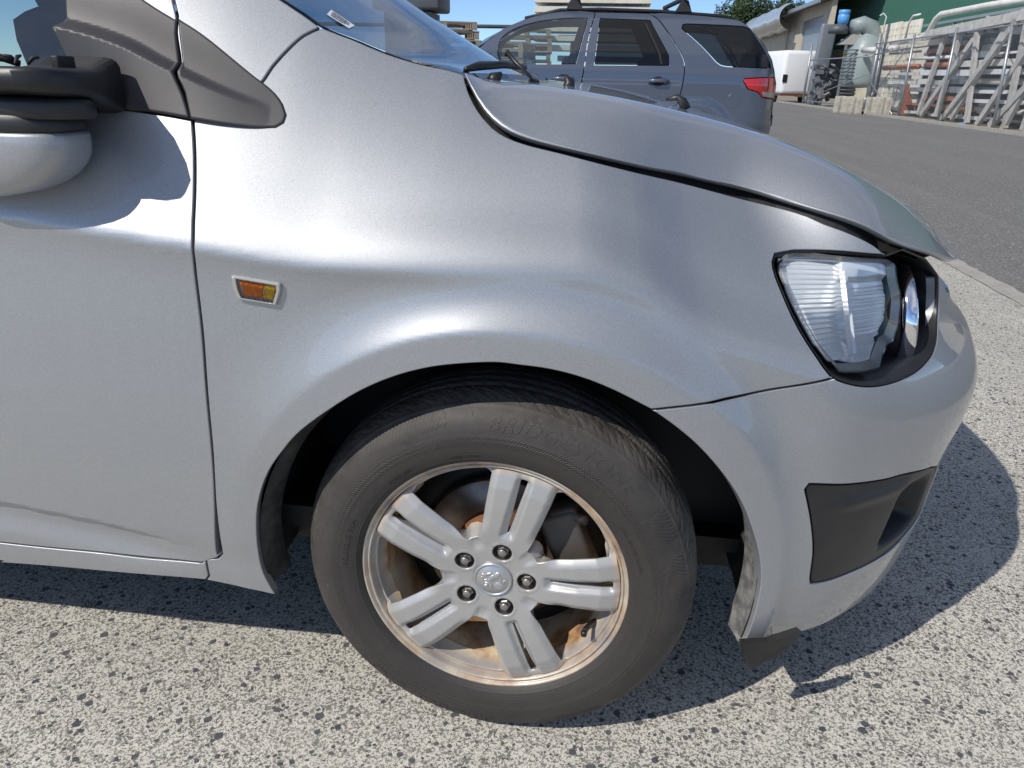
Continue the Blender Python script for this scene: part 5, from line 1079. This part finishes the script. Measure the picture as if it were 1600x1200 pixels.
def tyre_mat():
    m, nt, b = _mat('tyre_rubber'); co = coords(nt); sx = N(nt, 'ShaderNodeSeparateXYZ'); L(nt, co, sx.inputs[0])
    r = math_(nt, 'SQRT', math_(nt, 'ADD', math_(nt, 'POWER', sx.outputs[0], 2.), math_(nt, 'POWER', sx.outputs[2], 2.)))
    an = math_(nt, 'ARCTAN2', sx.outputs[2], sx.outputs[0])
    n1 = noise(nt, co, 11, 7, .7); n2 = noise(nt, co, 120, 5, .7)
    base_ = mixc(nt, n2, (.026, .023, .021), (.050, .044, .039))
    out = ramp(nt, r, [(.21, 0.), (.27, .25), (.31, 1.)])
    dd = math_(nt, 'MULTIPLY', out, ramp(nt, n1, [(.38, 0.), (.62, .9)]))
    c = mixc(nt, math_(nt, 'MULTIPLY', dd, .75), base_, (.125, .112, .10))
    v = N(nt, 'ShaderNodeTexVoronoi'); v.inputs['Scale'].default_value = 240; L(nt, co, v.inputs['Vector'])
    sp = math_(nt, 'MULTIPLY', math_(nt, 'LESS_THAN', v.outputs['Distance'], .13), math_(nt, 'GREATER_THAN', noise(nt, co, 9, 3), .60))
    sp = math_(nt, 'MULTIPLY', sp, math_(nt, 'GREATER_THAN', r, .262))
    c = mixc(nt, math_(nt, 'MULTIPLY', sp, .6), c, (.40, .39, .37)); br = mixc(nt, ramp(nt, noise(nt, co, 5.5, 4, .6), [(.66, 0.), (.78, .35)]), c, (.12, .085, .055)); L(nt, br, b.inputs['Base Color'])
    b.inputs['Roughness'].default_value = .62; b.inputs['Specular IOR Level'].default_value = .45
    # moulded serration bands: fine radial teeth in three rings
    teeth = math_(nt, 'SINE', math_(nt, 'ADD', math_(nt, 'MULTIPLY', an, 340.), math_(nt, 'MULTIPLY', math_(nt, 'PINGPONG', r, .0035), 1800.)))
    band = ramp(nt, r, [(.2405, 0.), (.2415, 1.), (.2535, 1.), (.2545, 0.)])
    rings = math_(nt, 'SINE', math_(nt, 'MULTIPLY', r, 1500.)); rb = ramp(nt, r, [(.214, .9), (.226, .9), (.228, 0.)])
    h = math_(nt, 'ADD', math_(nt, 'MULTIPLY', teeth, math_(nt, 'MULTIPLY', band, .5)), math_(nt, 'ADD', math_(nt, 'MULTIPLY', n2, .55), math_(nt, 'MULTIPLY', math_(nt, 'MULTIPLY', rings, rb), .12)))
    bump(nt, b, h, .75, .0011); return m
M['tyre'] = tyre_mat()
wheel = empty('wheel', (0, 0, .305), R(-1.79), parent=car)
# tyre: fine grid so tread blocks and sidewall ribs are real relief -------------
WT = .190
half = [(.2035, .006), (.206, -.002), (.211, -.0075), (.220, -.0125), (.232, -.0155), (.246, -.0165), (.258, -.0155), (.268, -.0125), (.277, -.008), (.2845, -.002), (.291, .005), (.2965, .012), (.3010, .019), (.3040, .026), (.3060, .034), (.3075, .045), (.3085, .060), (.3090, .0775)]
hp = np.array(half); sl = np.r_[0, np.cumsum(np.hypot(*np.diff(hp, axis=0).T))]
ns = 74; ss = np.linspace(0, sl[-1], ns); fr_, fh_ = _spl(sl, hp[:, 0]), _spl(sl, hp[:, 1]); pr, ph = fr_(ss), fh_(ss)
pr = np.r_[pr, pr[-2::-1]]; ph = np.r_[ph, .155 - ph[-2::-1]]; na = 1440; th = np.arange(na) * 2 * np.pi / na
RR, TT = np.meshgrid(pr, th); HH = np.tile(ph, (na, 1)); SS = np.r_[ss, 2 * sl[-1] - ss[-2::-1]][None, :] + 0 * RR
tan = np.stack([np.gradient(pr), np.gradient(ph)], 1); tan /= np.linalg.norm(tan, axis=1, keepdims=True); nr, nh = -tan[:, 1], tan[:, 0]
nr = np.where(True, -nr if nr[40] < 0 else nr, 0); nh = -nh if nh[20] > 0 else nh
D_ = np.zeros_like(RR)
lat = (HH - .0775)                                           # distance from tread centre
pitch = 2 * np.pi / 68
def saw(x): return (x % 1)
sh = _sst(.2935, .298, RR) * (np.abs(lat) < .075)             # tread + shoulder zone
jit = .12 * np.sin(TT * 7) + .1 * np.sin(TT * 17 + 1)
ph1 = saw((TT + np.abs(lat) * 5.2 + .012 * np.sign(np.sin(np.abs(lat) * 420))) / pitch + jit)   # slanting lateral grooves
g1 = np.exp(-((ph1 - .5) / .055) ** 2) * (np.abs(lat) > .030)
ph2 = saw((TT - lat * 9) / (pitch * 1.0)); g2 = np.exp(-((ph2 - .5) / .06) ** 2) * (np.abs(lat) < .030)
ph3 = saw((TT + np.abs(lat) * 6) / (pitch / 2) + jit); g3 = np.exp(-((ph3 - .5) / .09) ** 2) * (np.abs(lat) > .036)
gc = sum(np.exp(-((np.abs(lat) - q) / .0030) ** 2) for q in (.012, .033)) * (RR > .30)
zig = np.exp(-((np.abs(lat) - (.0535 + .0035 * np.sign(np.sin(TT * 68)))) / .0011) ** 2)
D_ -= sh * np.clip(.0019 * g1 + .0022 * g2 + .0009 * g3 + .0009 * zig, 0, .0024) + .006 * gc * (np.abs(lat) < .05)
D_ += .0011 * np.exp(-((RR - .2925) / .0009) ** 2) * (HH < .03)           # shoulder rib
D_ += .0009 * np.exp(-((RR - .2145) / .0012) ** 2) * (HH < .03) + .0006 * _sst(.2385, .2395, RR) * (1 - _sst(.2550, .2560, RR)) * (HH < .03)
# slanted speed hatches between the letterings
for c0, wd in ((118, 14), (-62, 12), (28, 5), (10, 8), (160, 10), (-150, 12)):
    da = (np.degrees(TT) - c0 + 180) % 360 - 180; m0 = (np.abs(da) < wd) & (RR > .262 + .010 * np.abs(da) / wd) & (RR < .289) & (HH < .03)
    D_ += m0 * .0009 * (saw((da + (RR - .27) * 160) / 1.25) > .5)
for k_ in range(26): # vent pips
    a_, r_q = rng.uniform(0, 2 * np.pi), rng.uniform(.225, .29)
    D_ += .0012 * ((((TT - a_ + np.pi) % (2 * np.pi) - np.pi) * RR) ** 2 + (RR - r_q) ** 2 < .0011 ** 2) * (HH < .03)
RR2 = RR + D_ * nr[None, :]; HH2 = HH + D_ * nh[None, :]
flat = np.clip(-RR2 * np.sin(TT) - .3035, 0, 1)               # contact patch
Vt = np.stack([RR2 * np.cos(TT), HH2 - .9 * flat * (HH < .0775) + .0 * flat, RR2 * np.sin(TT) + flat], -1); npf = len(pr)
me = bpy.data.meshes.new('tyre'); vi = np.arange(na * npf).reshape(na, npf); v2 = np.roll(vi, -1, 0)
Q = np.stack([vi[:, :-1], vi[:, 1:], v2[:, 1:], v2[:, :-1]], -1).reshape(-1, 4)
me.vertices.add(na * npf); me.vertices.foreach_set('co', Vt.astype(np.float32).ravel()); me.loops.add(Q.size); me.loops.foreach_set('vertex_index', Q.ravel().astype(np.int32))
me.polygons.add(len(Q)); me.polygons.foreach_set('loop_start', np.arange(len(Q), dtype=np.int32) * 4); me.update(calc_edges=True)
tyre = mesh_obj('tyre', me, M['tyre'], wheel, True)
def recalc(o):
    b_ = bmesh.new(); b_.from_mesh(o.data); bmesh.ops.recalc_face_normals(b_, faces=b_.faces); b_.to_mesh(o.data); b_.free(); return o
# raised lettering on the sidewall
def text_mesh(txt, size, ext, shear=0.):
    cu = bpy.data.curves.new('t', 'FONT'); cu.body = txt; cu.size = size; cu.extrude = ext; cu.bevel_depth = 0; cu.shear = shear; cu.resolution_u = 3; cu.space_character = 1.12; cu.align_x = 'CENTER'
    ob = bpy.data.objects.new('t', cu); COL.objects.link(ob); bpy.context.view_layer.update()
    me_ = bpy.data.meshes.new_from_object(ob.evaluated_get(bpy.context.evaluated_depsgraph_get())); COL.objects.unlink(ob); bpy.data.objects.remove(ob)
    return me_
side_h = _spl([p[0] for p in half[:12]], [p[1] for p in half[:12]])
def arc_text(name, txt, r0_, deg, size, depth, mat, parent, shear=0., inward=False, wide=1., bold=0.):
    me_ = text_mesh(txt, size, .001, shear)
    bm_ = bmesh.new(); bm_.from_mesh(me_); bmesh.ops.subdivide_edges(bm_, edges=[e for e in bm_.edges if e.calc_length() > .006], cuts=2); 
    for v in bm_.verts:
        r_ = r0_ + (v.co.y if not inward else -v.co.y + size * .7); a = R(deg) - v.co.x * wide / r0_ * (1 if not inward else -1)
        h = float(side_h(r_)); lift = depth if v.co.z > 0 else -.0008
        v.co = Vector((r_ * math.cos(a), h - lift, r_ * math.sin(a)))
    bmesh.ops.recalc_face_normals(bm_, faces=bm_.faces); bm_.to_mesh(me_); bm_.free(); me_.name = name; return mesh_obj(name, me_, mat, parent)
arc_text('tyre_lettering', 'BRIDGESTONE', .2625, 68, .0275, .0008, M['tyre'], wheel, .35, wide=1.12)
arc_text('tyre_lettering', 'BRIDGESTONE', .2625, -112, .0275, .0008, M['tyre'], wheel, .35, wide=1.12)
arc_text('tyre_lettering', 'TUBELESS', .2185, 128, .0085, .0008, M['tyre'], wheel, 0, wide=1.1)
arc_text('tyre_lettering', '195/65R15 91H', .2255, 168, .0125, .0009, M['tyre'], wheel, 0, wide=1.05)
arc_text('tyre_lettering', 'MADE IN JAPAN', .2185, 100, .0060, .0007, M['tyre'], wheel)
arc_text('tyre_lettering', 'STEEL BELTED RADIAL', .2240, 24, .0070, .0007, M['tyre'], wheel, 0, wide=1.1)
# rim flange and barrel
mb = MB(); mb.lathe([(.2035, .010), (.2070, .003), (.2080, .0), (.2072, -.0022), (.2050, -.003), (.2030, -.0018), (.2022, .0015), (.2012, .0032), (.1992, .0030), (.1985, .0012), (.1970, .0010), (.1958, .0030), (.1946, .0070), (.1932, .0140), (.1915, .026), (.1885, .034), (.183, .040), (.179, .060), (.178, .110), (.186, .150), (.20, .160)], 'y', 160)
rimb = recalc(mb.build('rim_barrel', M['rim'], wheel))
# spoked face
A0d = 4.0
def Sface(u, v):
    u = np.asarray(u, float); v = np.asarray(v, float); r = np.hypot(u, v); a = np.degrees(np.arctan2(v, u)) - A0d; a = (a + 36) % 72 - 36; w = r * np.sin(np.radians(a))
    y = np.interp(r, [0, .028, .031, .060, .080, .10, .13, .165, .185, .2], [.0075, .0075, .0040, .0020, -.0005, -.0030, -.0048, -.0040, .0008, .006])
    m = _sst(.078, .115, r)
    m2 = _sst(.074, .092, r); y = y + m2 * .0085 * (1 - _sst(.004, .0135 + .02 * np.maximum(r - .10, 0), np.abs(w))) * (1 - .7 * _sst(.176, .190, r))       # valley along the slot
    hw = np.interp(r, [.075, .10, .125, .15, .17, .19], [.0365, .0415, .0445, .0470, .0490, .0510])
    y = y + m * .0085 * np.clip((np.abs(w) - (hw - .012)) / .012, 0, 1.2) ** 1.3
    for k in range(5):
        la = R(A0d - 1.3 + 72 * k); d = np.hypot(u - .0525 * math.cos(la), v - .0525 * math.sin(la)); y = y - .0012 * np.exp(-((d - .0172) / .0022) ** 2)
    y = y + .004 * _sst(.088, .070, np.abs(r)) * _sst(24, 34, np.abs(a)) * _sst(.05, .07, r)
    return np.stack([u, y, v], -1)
outl = np.array([(.1945 * math.cos(a), .1945 * math.sin(a)) for a in np.linspace(0, 2 * math.pi, 240, endpoint=False)])
HW = [(.0845, .0375), (.10, .0413), (.125, .0443), (.15, .0468), (.17, .0487), (.184, .0500)]
holes = []
for k in range(5):
    ac = R(A0d + 36 + 72 * k); pts = []
    lo = [(r, R(A0d + 72 * k) + math.asin(w / r)) for r, w in HW]; hi_ = [(r, R(A0d + 72 * (k + 1)) - math.asin(w / r)) for r, w in HW]
    P_ = [(r * math.cos(a), r * math.sin(a)) for r, a in lo]; n_ = 8
    arc = [(.1885 * math.cos(a), .1885 * math.sin(a)) for a in np.linspace(lo[-1][1] + .045, hi_[-1][1] - .045, n_)]
    Pb = [(r * math.cos(a), r * math.sin(a)) for r, a in hi_[::-1]]
    inn_ = [(.0785 * math.cos(a), .0785 * math.sin(a)) for a in np.linspace(hi_[0][1] - .03, lo[0][1] + .03, 4)]
    holes.append(loop(P_, ('L', [P_[-1], arc[0]]), arc, ('L', [arc[-1], Pb[0]]), Pb, [Pb[-1]] + inn_ + [P_[0]], step=.004))
    c_, s_ = math.cos(R(A0d + 72 * k)), math.sin(R(A0d + 72 * k))
    sl_ = [(.0900, -.0012), (.0885, .0), (.0900, .0012), (.12, .0023), (.15, .0033), (.1815, .0046), (.1825, .0), (.1815, -.0046), (.15, -.0033), (.12, -.0023)]
    holes.append(loop(('L', [(x * c_ - y * s_, x * s_ + y * c_) for x, y in sl_ + sl_[:1]]), step=.003))
    la = R(A0d - 1.3 + 72 * k); holes.append(np.array([(.0525 * math.cos(la) + .0142 * math.cos(a), .0525 * math.sin(la) + .0142 * math.sin(a)) for a in np.linspace(0, 2 * math.pi, 36, endpoint=False)]))
rim = panel('wheel_spokes', outl, M['rim'], wheel, sf=Sface, holes=holes, step=.0036, gap=0, lip=.026, roll=.0016, flip=1)
# lug seats and nuts
for k in range(5):
    la = R(A0d - 1.3 + 72 * k); x, z = .0525 * math.cos(la), .0525 * math.sin(la)
    mb = MB(); mb.lathe([(.0150, .006), (.0142, .018), (.0105, .0255), (0, .026)], 'y', 32, (x, 0, z)); recalc(mb.build('lug_seat', M['black'] if 0 else M['dull'], wheel))
    mb = MB(); hexa = [(.0098 * math.cos(R(60 * i + 17 * k)), .0098 * math.sin(R(60 * i + 17 * k))) for i in range(6)]
    V_ = [(x + a, .024, z + b) for a, b in hexa] + [(x + a, .0085, z + b) for a, b in hexa] + [(x + a * .78, .0060, z + b * .78) for a, b in hexa]
    mb.add(V_, [(i, (i + 1) % 6, 6 + (i + 1) % 6, 6 + i) for i in range(6)] + [(6 + i, 6 + (i + 1) % 6, 12 + (i + 1) % 6, 12 + i) for i in range(6)] + [tuple(range(12, 18))])
    mb.lathe([(.0064, .0062), (.0064, .0012), (.0056, .0002), (0, -.0002)], 'y', 20, (x, 0, z)); o = mb.build('wheel_nut', M['dull'], wheel); recalc(o)
# centre cap with the raised emblem
mb = MB(); mb.lathe([(.0305, .0070), (.0302, .0022), (.0285, .0002), (.0268, .0006), (.0262, .0020), (.0250, .0022), (.0242, .0012), (.0, .0010)], 'y', 64); cap = recalc(mb.build('centre_cap', M['cap'], wheel))
mb = MB()
def blob(cx, cz, rx, rz, rot=0, h=.0016, n=20):
    V_ = [(cx, .0010 - h, cz)]; c_, s_ = math.cos(R(rot)), math.sin(R(rot)); Fc = []
    for q, (k_, hh) in enumerate(((.45, h * .9), (.8, h * .6), (1., -.0004))):
        for i in range(n):
            a = 2 * math.pi * i / n; X, Z = rx * k_ * math.cos(a), rz * k_ * math.sin(a); V_.append((cx + X * c_ - Z * s_, .0010 - hh, cz + X * s_ + Z * c_))
    Fc += [(0, 1 + i, 1 + (i + 1) % n) for i in range(n)]
    for q in range(2): Fc += [(1 + q * n + i, 1 + q * n + (i + 1) % n, 1 + (q + 1) * n + (i + 1) % n, 1 + (q + 1) * n + i) for i in range(n)]
    mb.add(V_, Fc, True)
blob(.0095, -.0105, .0082, .0082)                              # the stone
blob(.0060, .0085, .0085, .0052, 40); blob(-.0010, .0030, .0075, .0048, 60); blob(-.0060, .0105, .0060, .0026, 20)   # back, chest, mane
blob(-.0125, .0080, .0048, .0022, -20); blob(-.0150, .0020, .0040, .0016, -50); blob(-.0080, -.0010, .0062, .0017, -8); blob(-.0070, -.0060, .0060, .0017, -4)
blob(.0125, .0020, .0022, .0075, 15); blob(.0170, -.0020, .0018, .0050, -20); blob(-.0020, -.0110, .0022, .0050, 24); blob(-.0100, -.0105, .0040, .0015, 8)
recalc(mb.build('cap_emblem', M['cap'], wheel))
# brake disc, hub, caliper, valve, dust shield, hose behind the spokes
mb = MB(); mb.lathe([(.060, .082), (.1275, .082), (.1285, .084), (.1285, .100), (.06, .102)], 'y', 96); recalc(mb.build('brake_disc', M['disc'], wheel))
mb = MB(); mb.lathe([(.0, .030), (.068, .030), (.073, .034), (.075, .084)], 'y', 64); recalc(mb.build('brake_hub', M['hubrust'], wheel))
mb = MB(); mb.lathe([(.135, .106), (.168, .108), (.170, .125)], 'y', 64); mb.lathe([(.0, .125), (.135, .110)], 'y', 48); recalc(mb.build('dust_shield', M['black'], wheel))
mb = MB(); vc = Vector((math.cos(R(-28)), 0, math.sin(R(-28)))); mb.tube([vc * .181 + Vector((0, .036, 0)), vc * .172 + Vector((0, .022, 0)), vc * .166 + Vector((0, .010, -.001)), vc * .164 + Vector((0, .002, -.002))], [.0062, .0050, .0045, .0045], 12); mb.tube([vc * .164 + Vector((0, .003, -.002)), vc * .1635 + Vector((0, -.003, -.003))], [.0052, .0048], 10); mb.build('valve_stem', M['plastic'], wheel)
mb = MB(); ca_, sa_ = math.cos(R(22)), math.sin(R(22))
for (r_, t_, y_, d_) in ((.118, 0, .066, (.06, .05, .12)), (.128, .045, .060, (.045, .03, .04)), (.128, -.045, .060, (.045, .03, .04))):
    mb.box((r_ * ca_ - t_ * sa_, y_, r_ * sa_ + t_ * ca_), d_, Matrix.Rotation(-R(22), 3, 'Y'), bev=.009)
mb.tube([(.095, .052, .085), (.11, .050, .10), (.135, .055, .09)], .009, 10); cal = mb.build('brake_caliper', M['caliper'], wheel)
mb = MB(); mb.tube([(.02, .12, .12), (.05, .10, .10), (.10, .09, .09)], .012, 10); mb.build('brake_hose', M['black'], wheel)
